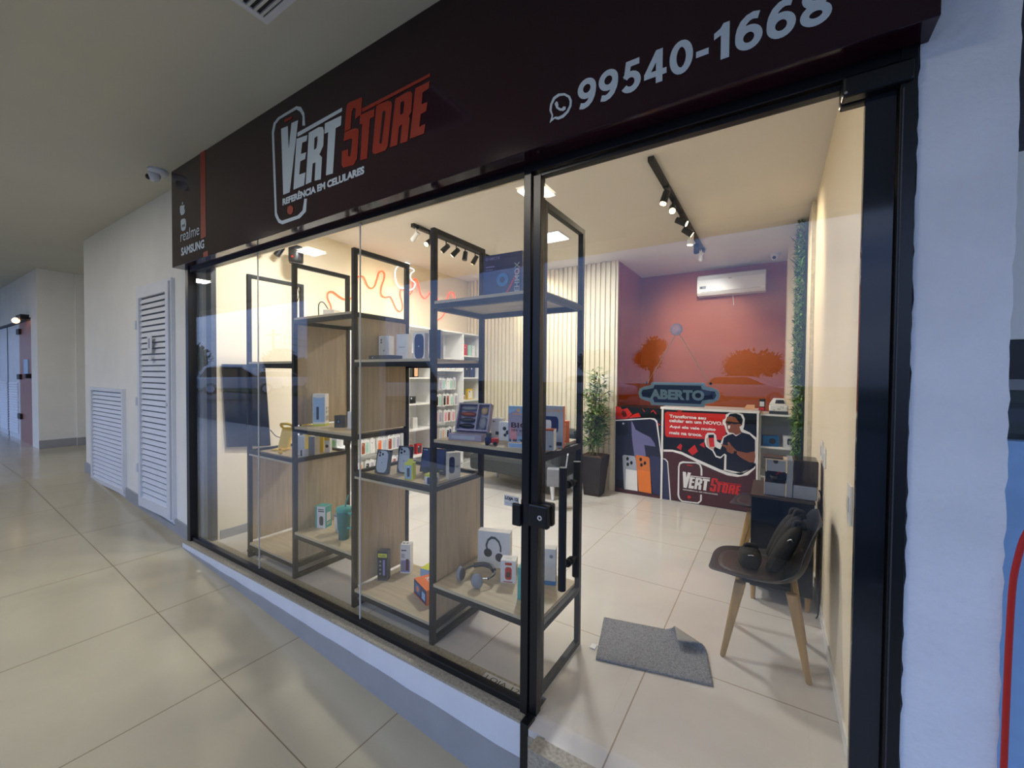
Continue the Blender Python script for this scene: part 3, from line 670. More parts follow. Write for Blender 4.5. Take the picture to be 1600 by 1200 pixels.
# ---------------- louvred service door, vent, far doors
def slats(m, x0, x1, z0, z1, y, n, mt='white_paint', d=.03):
    st = (z1 - z0) / n
    d = .016
    for i in range(n):
        z = z0 + i * st
        m.hexa([(x0, y - d, z), (x1, y - d, z), (x1, y - d + .006, z - .002), (x0, y - d + .006, z - .002)],
               [(x0, y - .004, z + st * .74), (x1, y - .004, z + st * .74), (x1, y + .002, z + st * .74), (x0, y + .002, z + st * .74)], mt)
d = thing('door_2', None, None, kind='structure')
m = MB()
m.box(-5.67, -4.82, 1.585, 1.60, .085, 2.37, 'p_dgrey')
m.box(-5.66, -5.60, 1.555, 1.586, .10, 2.365, 'white_paint'); m.box(-4.90, -4.83, 1.555, 1.586, .10, 2.365, 'white_paint')
m.box(-5.60, -4.90, 1.555, 1.586, 2.27, 2.365, 'white_paint'); m.box(-5.60, -4.90, 1.555, 1.586, .10, .19, 'white_paint')
m.box(-5.70, -5.67, 1.57, 1.6, .08, 2.37, 'white_paint'); m.box(-4.82, -4.80, 1.57, 1.6, .08, 2.37, 'white_paint'); m.box(-5.70, -4.80, 1.57, 1.6, 2.37, 2.395, 'white_paint')
m.obj('door_frame', d)
m = MB(); slats(m, -5.60, -4.90, .19, 2.27, 1.585, 36); m.obj('louvre', d)
m = MB()
for z in (.45, 1.15, 1.95): m.cyl((-5.665, 1.548, z), (-5.665, 1.548, z + .09), .009, 'white_paint')
m.obj('hinge', d)
tagp(MB().box(-5.33, -5.21, 1.546, 1.549, 1.70, 1.86, 'p_offwhite').box(-5.30, -5.26, 1.5455, 1.546, 1.74, 1.84, 'p_grey').box(-5.30, -5.23, 1.546, 1.549, 1.62, 1.67, 'p_offwhite').obj('paper_notice'), 'small white paper notice stuck on the louvred door', 'notice')
MB().cyl((-4.88, 1.545, 1.20), (-4.88, 1.56, 1.20), .02, 'white_paint').obj('door_knob', d)
d = thing('vent_grille', 'white louvred vent grille low in the wall left of the louvred door', 'vent', (0, 0, 0))
m = MB()
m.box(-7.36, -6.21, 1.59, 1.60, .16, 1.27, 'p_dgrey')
for a in ((-7.40, -7.35), (-6.22, -6.17)): m.box(a[0], a[1], 1.566, 1.60, .16, 1.27, 'white_paint')
m.box(-7.40, -6.17, 1.565, 1.60, 1.27, 1.31, 'white_paint'); m.box(-7.40, -6.17, 1.565, 1.60, .12, .16, 'white_paint')
m.obj('vent_frame', d)
m = MB(); slats(m, -7.35, -6.22, .16, 1.27, 1.592, 22); m.obj('louvre', d)
d = thing('door_3', None, None, kind='structure')
m = MB(); m.box(-12.1, -10.98, 1.62, 1.67, .19, 2.42, 'wood_door'); dl = m.obj('door_leaf', d)
m = MB()
for z in (.6, 1.35, 2.2): m.box(-12.2, -11.95, 1.59, 1.62, z, z + .1, 'black_metal')
m.obj('hinge', dl)
m = MB(); m.box(-11.25, -11.1, 1.55, 1.62, 1.38, 1.46, 'black_metal'); m.obj('door_handle', dl)
m = MB(); m.box(-11.7, -11.35, 1.61, 1.62, 1.45, 1.72, 'p_skyblue'); m.obj('sign_plate', dl)
d = thing('door_4', None, None, kind='structure')
m = MB(); m.box(-14.3, -12.15, 1.62, 1.66, .19, 2.40, 'white_paint'); m.box(-13.3, -13.27, 1.612, 1.62, .19, 2.4, 'p_dgrey'); m.obj('door_leaf', d)
m = MB(); slats(m, -13.2, -12.3, .3, 1.3, 1.62, 20); m.obj('louvre', d)
m = MB(); slats(m, -14.2, -13.35, .3, 1.3, 1.62, 20); m.obj('louvre', d)
m = MB(); m.box(-14.3, -10.98, 1.6, 1.64, 2.41, 2.45, 'black_metal'); m.obj('door_rail', d)
t = thing('wall_lamp', 'small wall lamp glowing over the brown wooden door', 'lamp')
MB().box(-11.5, -11.1, 1.5, 1.6, 2.42, 2.50, 'black_metal').obj('lamp_body', t)
MB().ball((-11.35, 1.48, 2.40), .05, 'dim_glow').obj('bulb', t)

# ================================================================ FASCIA SIGN
fs = thing('fascia_sign', 'glossy dark burgundy shop sign with white and red lettering above the glass front', 'sign')
m = MB()
m.box(-4.43, .335, 1.46, 1.585, 2.41, 3.235, 'fascia_panel')
m.obj('sign_panel', fs, bev=.003)
F = FR(1.46)
cols = {'w': 'vinyl_white', 'r': 'vinyl_red', 'h': 'fascia_panel'}
m = MB()
for c, p in LOGO[:8]:
    if c == 'w': m.flat(p, F, .002, 'vinyl_white')
for c, p in LOGOH[:1]: m.flat(p, F, .003, 'fascia_panel')
m.obj('lettering', fs, label='white VERT lettering inside a white phone outline')
for nm, k in (('speaker_slot', 6), ('home_button', 7)):
    MB().flat(LOGO[k][1], F, .002, 'vinyl_red').obj(nm, fs)
MB().flat(LOGO[8][1], F, .002, 'vinyl_red').obj('lettering_bar', fs)
m = MB()
for c, p in LOGO[9:]:
    if c == 'r': m.flat(p, F, .002, 'vinyl_red')
for c, p in LOGOH[1:]: m.flat(p, F, .003, 'fascia_panel')
m.obj('lettering', fs, label='red STORE lettering')
m = MB(); m.text('REFERÊNCIA EM CELULARES', F, -2.673, -1.873, 2.572, 2.625, .002, 'vinyl_white', bold=.055); m.obj('lettering', fs, label='small white line of text under the logo')
m = MB()
digits(m, '99540-1668', -.645, .118, 2.494, 2.604, F, .002, 'vinyl_white')
m.obj('phone_number', fs)
m = MB(); m.flat(WA_OUT, F, .002, 'vinyl_white'); m.flat(WA_IN, F, .003, 'fascia_panel'); m.flat(WA_PH, F, .004, 'vinyl_white'); m.obj('chat_emblem', fs)
m = MB()
for p in APL: m.flat(p, F, .002, 'vinyl_white')
m.obj('maker_emblem', fs); m = MB(); m.flat(MI, F, .002, 'vinyl_white'); m.text('mi', F, -4.21, -4.155, 2.715, 2.745, .003, 'fascia_panel', bold=.02); m.obj('maker_emblem', fs); m = MB()
m.text('realme', F, -4.245, -3.885, 2.60, 2.69, .002, 'vinyl_white', bold=.0); m.obj('maker_names', fs); m = MB(); m.text('SAMSUNG', F, -4.235, -3.80, 2.48, 2.55, .002, 'vinyl_white', bold=.04)
m.obj('maker_names', fs)
m = MB(); m.flat([(-3.86, 2.56), (-3.77, 2.565), (-3.77, 3.235), (-3.86, 3.235)], F, .0015, 'vinyl_red'); m.flat([(-3.82, 2.41), (-3.735, 2.41), (-3.74, 2.452), (-3.82, 2.447)], F, .0015, 'vinyl_red'); m.obj('red_stripe', fs)

# exterior ceiling fittings
t = thing('ceiling_vent', 'square ceiling vent with dark slots above the sign', 'vent', (-1.95, .9, 3.235))
m = MB()
for a in ((-.2, -.17, -.2, .2), (.17, .2, -.2, .2), (-.17, .17, .17, .2), (-.17, .17, -.2, -.17)): m.box(a[0], a[1], a[2], a[3], -.012, 0, 'white_paint')
m.box(-.17, .17, -.17, .17, -.004, 0, 'p_black'); m.obj('vent_frame', t)
m = MB()
for i in range(11): m.box(-.17, .17, -.16 + i * .031, -.148 + i * .031, -.014, -.004, 'p_offwhite')
m.obj('vent_slats', t)
def dome_cam(name, label, loc, s=1.0):
    t = thing(name, label, 'security camera', loc)
    MB().lathe([(0, 0), (.055 * s, 0), (.055 * s, -.012 * s), (.045 * s, -.03 * s), (.0, -.03 * s)], 'white_paint').obj('camera_base', t)
    MB().ball((-.005 * s, -.02 * s, -.045 * s), .036 * s, 'white_paint').obj('camera_body', t)
    MB().ball((-.012 * s, -.045 * s, -.055 * s), .019 * s, 'black_plastic').obj('lens', t)
dome_cam('security_camera', 'small dome camera on the corridor ceiling at the left end of the sign', (-4.50, 1.39, 3.235), 1.3)
dome_cam('security_camera', 'small white dome camera on the shop ceiling near the green wall', (-.02, 5.95, 3.0), 1.1)
for i, (x, y) in enumerate(SHOP_PANELS):
    t = thing('ceiling_panel_light', ['square lit ceiling panel left of the front spotlight track', 'added lit ceiling panel, unseen behind the sign above the left display frames', 'lit ceiling panel just behind the door header'][i], 'ceiling light', (x, y, 3.0), group='square panels in the shop ceiling')
    MB().box(-.15, .15, -.15, .15, -.008, 0, 'white_paint').obj('panel_frame', t)
    MB().box(-.135, .135, -.135, .135, -.012, -.008, 'led_panel').obj('diffuser', t)
for i, (x, y) in enumerate(OUT_PANELS):
    t = thing('ceiling_panel_light', ['lit corridor ceiling panel mirrored in the left panes', 'lit corridor ceiling panel mirrored beside the door post', 'lit corridor ceiling panel furthest down the corridor'][i], 'ceiling light', (x, y, 3.235), group='square panels in the corridor ceiling')
    MB().box(-.15, .15, -.15, .15, -.008, 0, 'white_paint').obj('panel_frame', t)
    MB().box(-.135, .135, -.135, .135, -.012, -.008, 'led_panel_out').obj('diffuser', t)

# ================================================================ DISPLAY SHELF
ds = thing('display_shelf', 'long black metal display shelf with light wood boards behind the shop window', 'shelf')
XP = [-3.60, -2.945, -2.265, -1.585, -.908]
Y0, Y1, TK = 1.69, 2.13, .029
rails = {0: [.015, .09, .865, 1.56, 2.285], 1: [.015, .09, .865, 1.085, 1.87, 2.285], 2: [.015, .09, .865, 1.095, 1.88, 2.285], 3: [.015, .09, .865, 1.115, 1.87, 2.285], 4: [.015, .315, 1.115, 1.87, 2.285]}
for i, x in enumerate(XP):
    m = MB()
    for y in (Y0, Y1): m.box(x - TK / 2, x + TK / 2, y - TK / 2, y + TK / 2, 0, 2.30, 'black_metal')
    for z in rails[i]: m.box(x - TK / 2, x + TK / 2, Y0 + TK / 2, Y1 - TK / 2, z - .015, z + .015, 'black_metal')
    m.obj('side_frame', ds, bev=.002)
MB().box(-3.72, -3.55, 1.72, 1.80, 0, .02, 'black_metal').box(-3.66, -3.58, 1.73, 1.78, .02, .035, 'black_metal').obj('foot_plate', ds, bev=.003)
def board(i, z, top=False):
    a, b = XP[i] + TK / 2, XP[i + 1] - TK / 2
    m = MB()
    if top:      # rail frame on top, board recessed under it
        m.box(a, b, Y0 + TK / 2, Y1 - TK / 2, z - .022, z - .004, 'wood_shelf')
        m.box(a, b, Y0 - .012, Y0 + TK / 2, z - .03, z - .014, 'wood_shelf')
        m.box(a, b, Y0 - TK / 2, Y0 + TK / 2, z - .014, z + .014, 'black_metal'); m.box(a, b, Y1 - TK / 2, Y1 + TK / 2, z - .014, z + .014, 'black_metal')
    else:
        m.box(a, b, Y0 - .012, Y1 + .012, z, z + .016, 'wood_shelf')
        m.box(a, b, Y0 - TK / 2, Y0 + TK / 2, z - .028, z, 'black_metal'); m.box(a, b, Y1 - TK / 2, Y1 + TK / 2, z - .028, z, 'black_metal')
    m.obj('shelf_board', ds)
    return z + .016
for i, z, tp in ((0, .105, 0), (0, .865, 1), (0, 1.575, 0), (1, .33, 0), (1, 1.10, 0), (1, 1.885, 0), (2, .105, 0), (2, .865, 1), (2, 1.575, 0), (3, .33, 0), (3, 1.13, 0), (3, 1.885, 0)):
    board(i, z, tp)
for i, z0, z1 in ((0, .135, .85), (1, .135, .85), (1, 1.125, 1.875), (2, .135, .85), (2, 1.125, 1.875), (3, .135, .85)):
    x = XP[i]
    MB().box(x - .008, x + .008, Y0 + TK / 2, Y1 - TK / 2, z0, z1, 'wood_light').obj('side_panel', ds)
# ================================================================ PRODUCTS
def pbox(name, label, cat, x, y, z, rz, w, d, h, base, deco=(), group=None, side=None, top=None, tilt=0, bev=.0015):
    """carton whose front-bottom-left corner stands at x,y,z; front faces -y before turning. deco: (face, kind, ...)"""
    m = MB()
    bx_ = [base, side or base, top or base]
    v = [(0, 0, 0), (w, 0, 0), (w, d, 0), (0, d, 0), (0, 0, h), (w, 0, h), (w, d, h), (0, d, h)]
    m.add(v, [(0, 3, 2, 1)], bx_[0]); m.add(v, [(4, 5, 6, 7)], bx_[2]); m.add(v, [(0, 1, 5, 4), (2, 3, 7, 6)], bx_[0]); m.add(v, [(1, 2, 6, 5), (3, 0, 4, 7)], bx_[1])
    fr = {'F': (Vector((0, 0, 0)), VX * w, VZ * h, -VY), 'R': (Vector((w, 0, 0)), VY * d, VZ * h, VX), 'L': (Vector((0, d, 0)), -VY * d, VZ * h, -VX), 'T': (Vector((0, 0, h)), VX * w, VY * d, VZ)}
    for k, q in enumerate(deco):
        f = fr[q[0]]; lv = .0004 + .0003 * k; mt = q[-1]
        if q[1] == 'r':
            a, b, c, e = q[2:6]; m.flat([(a, b), (c, b), (c, e), (a, e)], f, lv, mt)
        elif q[1] == 'rr':
            a, b, c, e = q[2:6]; m.flat(rrect(a, c, b, e, min(c - a, e - b) * .3), f, lv, mt)
        elif q[1] == 'c':
            asp = f[1].length / f[2].length
            m.flat(circ(q[2], q[3], q[4], 14, q[4] * asp), f, lv, mt)
        elif q[1] == 't':
            m.text(q[2], f, q[3], q[4], q[5], q[6], lv, mt, bold=.02)
        elif q[1] == 'p':
            m.flat(q[2], f, lv, mt)
    if tilt: z += d * math.sin(R(abs(tilt)))
    o = m.obj(name, loc=(x, y, z), rot=(R(tilt), 0, R(rz)), bev=0)
    return tagp(o, label, cat, group)
P = lambda n: 'p_' + n
def lines(face, u0, u1, v0, v1, n, c):
    return [(face, 'r', u0, v0 + (v1 - v0) * i / n, u1 - (.1 if i % 2 else 0), v0 + (v1 - v0) * (i + .45) / n, c) for i in range(n)]
def cams(u, v, s, c='p_black'):
    return [('F', 'c', u, v, s, c), ('F', 'c', u, v - .1, s, c), ('F', 'c', u + .2, v - .05, s, c)]
# --- bay 2 middle shelf
Z = 1.1165
pbox('power_bank_box', 'tall white carton with a blue tower device picture, second display column', 'box', -2.86, 1.775, Z, 42, .085, .10, .235, P('white'), [('F', 'r', .03, .12, .97, .9, P('skyblue')), ('F', 'r', .3, .2, .5, .6, P('dblue')), ('F', 'r', .0, 0, 1, .06, P('lime')), ('F', 'r', .25, .88, .8, .95, P('white')), ('R', 'r', 0, 0, 1, .06, P('lime')), ('R', 'c', .3, .55, .1, P('dgrey')), ('R', 'c', .3, .43, .1, P('dgrey')), ('R', 'c', .7, .55, .07, P('grey')), ('R', 'c', .7, .43, .07, P('grey'))] + lines('R', .1, .9, .15, .32, 5, P('grey')))
pbox('camera_box', 'small black cube carton beside the tall white one, second display column', 'box', -2.66, 1.815, Z, 25, .08, .07, .085, P('dgrey'), [('F', 'c', .4, .5, .25, P('black')), ('F', 'c', .4, .5, .1, P('blue')), ('T', 'r', .1, .1, .9, .9, P('black'))])
pbox('speaker_box', 'white carton with a blue lower front, right end of the second column', 'box', -2.53, 1.83, Z, 20, .11, .08, .12, P('white'), [('F', 'r', .35, 0, 1, .72, P('blue')), ('F', 'r', .5, .2, .9, .5, P('dblue'))])
# --- bay 2 top: power supply
pbox('power_supply', 'white power supply block on top of the second column', 'adapter', -2.83, 1.84, 1.905, 20, .09, .09, .07, P('white'), [('F', 'r', .2, .3, .8, .6, P('offwhite'))])
m = MB(); m.tube([(-2.80, 1.86, 1.980), (-2.83, 1.84, 2.03), (-2.90, 1.85, 2.02), (-2.915, 1.86, 1.915)], .004, 'black_plastic'); m.obj('cable'); tagp(bpy.data.objects['cable'], 'thin black cable looping from the power supply block', 'cable')
# --- bay 2 low shelf
Z = .3465
pbox('thermos_box', 'teal and white carton with a dark cup picture beside the white cup', 'box', -2.895, 1.815, Z, 20, .085, .075, .16, P('white'), [('F', 'r', 0, 0, .18, 1, P('teal')), ('F', 'rr', .42, .12, .82, .55, P('dgrey')), ('F', 'r', .3, .75, .9, .8, P('dgrey')), ('F', 'r', .3, .84, .9, .88, P('dgrey')), ('R', 'r', 0, 0, 1, 1, P('teal')), ('R', 'r', .2, .3, .8, .7, P('white')), ('T', 'r', 0, 0, 1, 1, P('teal'))] + lines('R', .2, .8, .12, .26, 3, P('white')))
t = thing('travel_cup', 'white travel cup with a metal lid between the teal carton and the tumbler', 'cup', (-2.665, 1.86, Z))
MB().lathe([(0, 0), (.028, 0), (.037, .12), (.038, .128), (0, .128)], 'p_white', n=24).obj('cup_body', t)
MB().lathe([(.029, .001), (.030, .006)], 'chrome').obj('base_ring', t)
MB().lathe([(.039, .122), (.041, .126), (.041, .135), (.036, .138), (0, .138)], 'p_grey', n=24).obj('lid', t)
t = thing('tumbler', 'tall teal tumbler with a handle and straw on the low shelf', 'tumbler', (-2.53, 1.80, Z))
MB().lathe([(0, 0), (.034, 0), (.036, .06), (.042, .075), (.047, .18), (.05, .20), (0, .20)], 'p_dteal', n=24).obj('tumbler_body', t)
MB().lathe([(.051, .196), (.053, .20), (.053, .215), (.044, .226), (0, .228)], 'p_teal', n=24).obj('lid', t)
MB().tube([(.045, .0, .19), (.09, 0, .18), (.09, 0, .10), (.044, 0, .085)], .008, 'p_teal').obj('handle', t)
MB().cyl((.01, 0, .22), (.035, .01, .31), .005, 'p_teal', n=10).obj('straw', t)
pbox('shipping_box', 'small brown and black carton behind the teal tumbler', 'box', -2.64, 1.95, Z, 8, .14, .09, .165, P('black'), [('F', 'r', .1, .55, .95, .85, P('cardboard'))], top=P('cardboard'))
# --- bay 1 middle shelf
Z = .8615
def stand(name, label, x, y, rz, s, c):
    t = thing(name, label, 'phone holder', (x, y, Z), rz)
    m = MB(); m.T = Matrix.Scale(s, 4)
    m.hexa([(-.035, .02, 0), (.035, .02, 0), (.035, .06, 0), (-.035, .06, 0)], [(-.04, .085, .15), (.04, .085, .15), (.04, .097, .15), (-.04, .097, .15)], c)
    m.box(-.045, .045, -.03, .05, 0, .012, c); m.obj('stand_base', t, bev=.004)
    m = MB(); m.T = Matrix.Scale(s, 4); m.tube([(-.04, .09, .15), (-.03, .06, .175), (.03, .06, .175), (.04, .09, .15)], .009, c); m.obj('hook', t)
stand('phone_holder', 'translucent yellow phone holder furthest left on the first display column', -3.46, 1.86, .5, 1.2, P('yellow'))
stand('phone_holder', 'yellow phone holder between the toy duck and the leaning grey carton', -3.27, 1.93, .4, 1.2, P('yellow'))
t = thing('toy_duck', 'tiny yellow toy duck on the first display column', 'toy', (-3.29, 1.77, Z))
MB().ball((0, 0, .018), .018, P('yellow'), sc=(1.2, .9, 1)).ball((.004, -.004, .043), .013, P('yellow')).obj('duck_body', t)
MB().ball((.016, -.012, .042), .005, P('orange')).obj('beak', t)
pbox('card_box', 'slim grey carton leaning back on the first display column', 'box', -3.11, 1.80, Z, 60, .055, .03, .155, P('offwhite'), [('F', 'r', .08, .1, .92, .9, P('silver'))], tilt=-18, side=P('grey'))
pbox('case_box', 'bright yellow upright carton on the first display column', 'box', -3.17, 1.985, Z, 30, .07, .05, .165, P('yellow'), [('F', 'r', .45, .15, .55, .8, P('orange'))])
pbox('cable_box', 'white carton with yellow top print beside the bright yellow carton', 'box', -3.08, 2.01, Z, 30, .045, .04, .13, P('white'), [('F', 'r', 0, .75, 1, 1, P('yellow')), ('F', 'c', .5, .4, .3, P('dgrey'))])
pbox('charger_box', 'tall plain grey-white carton at the right edge of the first column', 'box', -3.03, 1.845, Z, 30, .05, .075, .155, P('silver'), [('F', 'r', .05, .03, .95, .97, P('grey'))], side=P('offwhite'))
pbox('label_card', 'small white card propped with a dark strip on the first column', 'card', -3.04, 1.78, Z, 60, .06, .012, .06, P('offwhite'), [('F', 'r', .1, .1, .3, .9, P('dgrey'))], tilt=-20)
# --- bay 3 upper shelf (phones)
Z = 1.5915
pbox('console_box', 'flat dark box lying in front of the white phone cartons', 'box', -2.165, 1.72, Z, -3, .20, .10, .026, P('dgrey'), [('F', 'r', .16, .35, .22, .65, P('silver'))])
pbox('phone_box', 'white phone carton with two black camera dots, top shelf of third column', 'phone box', -2.24, 1.86, Z, 10, .085, .05, .165, P('white'), [('F', 'rr', .08, .05, .92, .95, P('offwhite')), ('F', 'c', .25, .83, .07, P('black')), ('F', 'c', .25, .73, .07, P('black')), ('F', 'c', .5, .4, .07, P('grey'))], group='phone cartons on the third column')
pbox('phone_box', 'plain white phone carton with faint grey lettering, top shelf of third column', 'phone box', -2.07, 1.86, Z, 10, .085, .05, .168, P('white'), [('F', 't', 'SAMSUNG', .2, .8, .48, .52, P('grey'))], group='phone cartons on the third column')
pbox('phone_box', 'white phone carton with a dark blue phone picture, top shelf of third column', 'phone box', -1.92, 1.86, Z, 12, .085, .045, .17, P('white'), [('F', 'rr', .12, .05, .92, .95, P('dblue')), ('F', 'c', .28, .85, .06, P('indigo')), ('F', 'c', .5, .5, .05, P('skyblue'))], group='phone cartons on the third column', side=P('silver'))
pbox('phone_box', 'large navy blue carton beside the fourth post, top shelf of third column', 'phone box', -1.755, 1.83, Z, 30, .07, .08, .178, P('dblue'), [], side=P('indigo'), group='phone cartons on the third column')
# --- bay 3 middle shelf
Z = .8615
for lb, x, y, h, tl in (('graphite phone carton with a silver phone picture, leftmost of the tilted pair', -2.16, 1.76, .15, -12), ('graphite phone carton with a silver phone picture, taller and nearer the yellow carton', -2.055, 1.85, .172, -8)):
    pbox('phone_box', lb, 'phone box', x, y, Z, 12, .095, .03, h, P('dgrey'), [('F', 'rr', .09, .04, .93, .96, P('silver')), ('F', 'c', .27, .87, .085, P('black')), ('F', 'c', .27, .75, .085, P('black')), ('F', 'c', .5, .81, .085, P('black')), ('F', 'c', .5, .45, .05, P('grey'))], tilt=tl, group='graphite phone cartons on the third column')
pbox('charger_box', 'yellow-green hanging carton with a dark oval device picture', 'box', -1.885, 1.76, Z, 20, .052, .045, .105, P('lime'), [('F', 'r', .08, .06, .85, .85, P('skyblue')), ('F', 'rr', .3, .18, .65, .72, P('dgrey')), ('F', 'r', .35, .72, .6, .8, P('white'))])
t_ = MB(); t_.prism(rrect(0, .035, 0, .024, .008), (Vector((0, 0, 0)), Vector((math.cos(.35), math.sin(.35), 0)), VZ, VY), .002, P('lime')); o_ = t_.obj('hang_tab', loc=(-1.873, 1.775, Z + .104)); tagp(o_, 'yellow-green hanging tab on the carton next to the graphite phone cartons', 'tab')
pbox('earphone_box', 'small cube carton with a yellow top beside the fourth post', 'box', -1.69, 1.73, Z, 15, .065, .055, .066, P('white'), [('F', 'rr', .25, .15, .6, .75, P('dblue')), ('F', 'r', .0, .82, 1, 1, P('lime')), ('R', 'rr', .3, .2, .7, .7, P('grey')), ('T', 'r', 0, 0, 1, 1, P('lime')), ('T', 'r', .2, .2, .8, .8, P('yellow'))])
pbox('tablet_display', 'black tablet carton tilted back on the third column, dark screen picture', 'tablet box', -1.93, 1.93, Z, 12, .21, .05, .155, P('black'), [('F', 'r', .04, .2, .82, .96, P('dblue')), ('F', 'r', .3, .35, .55, .6, P('indigo')), ('F', 'r', .05, .9, .2, .93, P('silver')), ('F', 'r', .7, .1, .82, .13, P('grey'))], tilt=-14)
pbox('headset_box', 'upright white carton with a dark round side picture, right end of third column', 'box', -1.655, 1.90, Z, 62, .075, .05, .165, P('offwhite'), [('F', 'rr', .02, .25, .5, .85, P('dblue')), ('F', 't', 'ear', .6, .9, .45, .52, P('grey'))])
# --- bay 3 low shelf
Z = .1215
pbox('flashlight_box', 'tall black carton with a lime band and a torch picture on the lowest shelf', 'box', -2.22, 1.835, Z, 28, .068, .055, .195, P('dgrey'), [('F', 'r', .06, .8, .94, .93, P('lime')), ('F', 'r', .06, .1, .94, .77, P('black')), ('F', 'r', .55, .18, .75, .72, P('violet')), ('F', 'c', .28, .66, .1, P('grey')), ('F', 'c', .28, .52, .1, P('grey')), ('F', 'c', .28, .38, .1, P('grey')), ('F', 'c', .28, .24, .1, P('grey')), ('F', 't', 'FLASH', .2, .8, .835, .885, P('dgrey'))])
pbox('bottle_box', 'tall white carton with a dark bottle picture on the lowest shelf', 'box', -2.17, 1.99, Z, 28, .07, .06, .20, P('white'), [('F', 'r', .05, .05, .95, .45, P('violet')), ('F', 'r', .55, .1, .85, .5, P('maroon')), ('F', 'r', .1, .1, .45, .4, P('grey')), ('F', 'r', .1, .78, .6, .82, P('dgrey')), ('T', 'c', .25, .4, .12, P('dgrey')), ('T', 'c', .6, .4, .12, P('dgrey'))] + lines('F', .1, .5, .55, .7, 4, P('grey')))
pbox('soft_box', 'pale yellow topped low carton behind the orange one', 'box', -2.0, 2.01, Z, 8, .11, .09, .07, P('skyblue'), [('T', 'r', 0, 0, 1, 1, P('lime'))], top=P('lime'))
pbox('toy_box', 'orange topped carton with a blue front beside the fourth post, lowest shelf', 'box', -1.905, 1.86, Z, -22, .19, .14, .09, P('dblue'), [('F', 'r', .1, .2, .5, .8, P('blue')), ('F', 'c', .3, .5, .1, P('orange')), ('F', 'r', .65, .2, .9, .7, P('skyblue')), ('T', 't', 'KIDS', .2, .8, .4, .7, P('white')), ('F', 'r', 0, 0, 1, .06, P('red'))], top=P('orange'), side=P('orange'))
# --- bay 4 top shelf
Z = 1.9015
pbox('gaming_headset_box', 'large blue headset carton on the top shelf of the right column', 'headset box', -1.33, 1.80, Z, 3, .235, .10, .235, P('indigo'), [('F', 'c', .5, .42, .20, P('dblue')), ('F', 'c', .5, .42, .15, P('blue')), ('F', 'c', .5, .42, .07, P('dblue')), ('F', 'r', .06, .72, .3, .75, P('violet')), ('F', 'r', .06, .66, .25, .68, P('violet')), ('F', 'p', [(.55, .05), (.6, .05), (.95, .6), (.95, .68)], P('red')), ('F', 't', 'EHMOX', .06, .45, .88, .95, P('violet')), ('T', 'r', .3, .2, .7, .5, P('black'))])
bpy.context.view_layer.update()
# vertical lettering on the side of the headset box
m = MB(); m.text('EHMOX', (Vector((0, 0, 0)), VZ, -VX, -VY), 0, .15, 0, .03, 0, P('silver'), bold=.02)
hb = bpy.data.objects['gaming_headset_box']; m.obj('box_lettering', hb, loc=(.222, -.0042, .03))
# --- bay 4 middle shelf
Z = 1.1465
t = thing('organiser_box', 'open pinkish grey organiser case with padded compartments on the right column', 'case', (-1.50, 1.715, Z), R(12))
MB().box(0, .20, 0, .13, 0, .035, P('lilac')).flat([(.02, .008), (.16, .008), (.16, .026), (.02, .026)], (Vector((0, 0, 0)), VX, VZ, -VY), .0005, P('silver')).obj('case_tray', t, bev=.002)
m = MB(); m.T = Matrix.Translation((0, .10, .035)) @ Matrix.Rotation(R(-20), 4, 'X')
m.box(0, .20, 0, .01, 0, .16, P('lilac'))
for a in ((0, .008, 0, .16), (.192, .2, 0, .16), (.008, .192, 0, .008), (.008, .192, .152, .16)): m.box(a[0], a[1], -.03, 0, a[2], a[3], P('lilac'))
m.box(.12, .128, -.03, 0, .008, .152, P('lilac'))
lid = m.obj('case_lid', t)
m = MB(); m.T = Matrix.Translation((0, .10, .035)) @ Matrix.Rotation(R(-20), 4, 'X')
for i in range(4): m.ball((.064, -.012, .03 + i * .034), .05, [P('black'), P('grey'), P('brown'), P('dgrey')][(i * 3) % 4], sc=(1.05, .22, .27))
m.ball((.16, -.012, .05), .03, P('grey'), sc=(.9, .3, 1.2)); m.ball((.16, -.012, .12), .025, P('cardboard'), sc=(.9, .3, .9)); m.obj('padding', lid)
t = thing('toy_truck', 'little dark blue and red toy vehicle beside the organiser case', 'toy', (-1.21, 1.715, Z), R(25))
MB().box(-.03, .0, -.025, .025, .01, .04, P('dblue')).box(-.025, -.002, -.02, .02, .04, .062, P('dgrey')).obj('cabin', t, bev=.003)
MB().box(.0, .035, -.022, .022, .012, .035, P('red')).obj('load_bed', t, bev=.003)
for sx in (-.018, .022):
    for sy in (-.026, .026): MB().cyl((sx, sy - .003, .01), (sx, sy + .003, .01), .01, 'tyre', n=12).obj('wheel', t)
pbox('small_box', 'flat pale carton lying at the shelf front in front of the large blue-pink carton', 'box', -1.10, 1.70, Z, 12, .085, .04, .024, P('white'), [('F', 'r', .05, .1, .95, .9, P('skyblue')), ('T', 'r', .1, .2, .6, .6, P('peach'))])
pbox('charger_box', 'small white carton with a dark plug picture behind the toy vehicle', 'box', -1.36, 1.92, Z, 15, .07, .05, .11, P('white'), [('F', 'r', .4, .15, .85, .32, P('dgrey')), ('F', 'r', .15, .8, .35, .88, P('grey')), ('T', 'r', .3, .3, .6, .6, P('offwhite'))])
pbox('earphone_box', 'white carton with two dark earphones picture beside the large blue-pink carton', 'box', -1.265, 1.86, Z, 12, .075, .05, .10, P('white'), [('F', 'c', .45, .65, .14, P('dgrey')), ('F', 'c', .7, .45, .16, P('dgrey')), ('F', 'c', .5, .3, .12, P('dgrey'))])
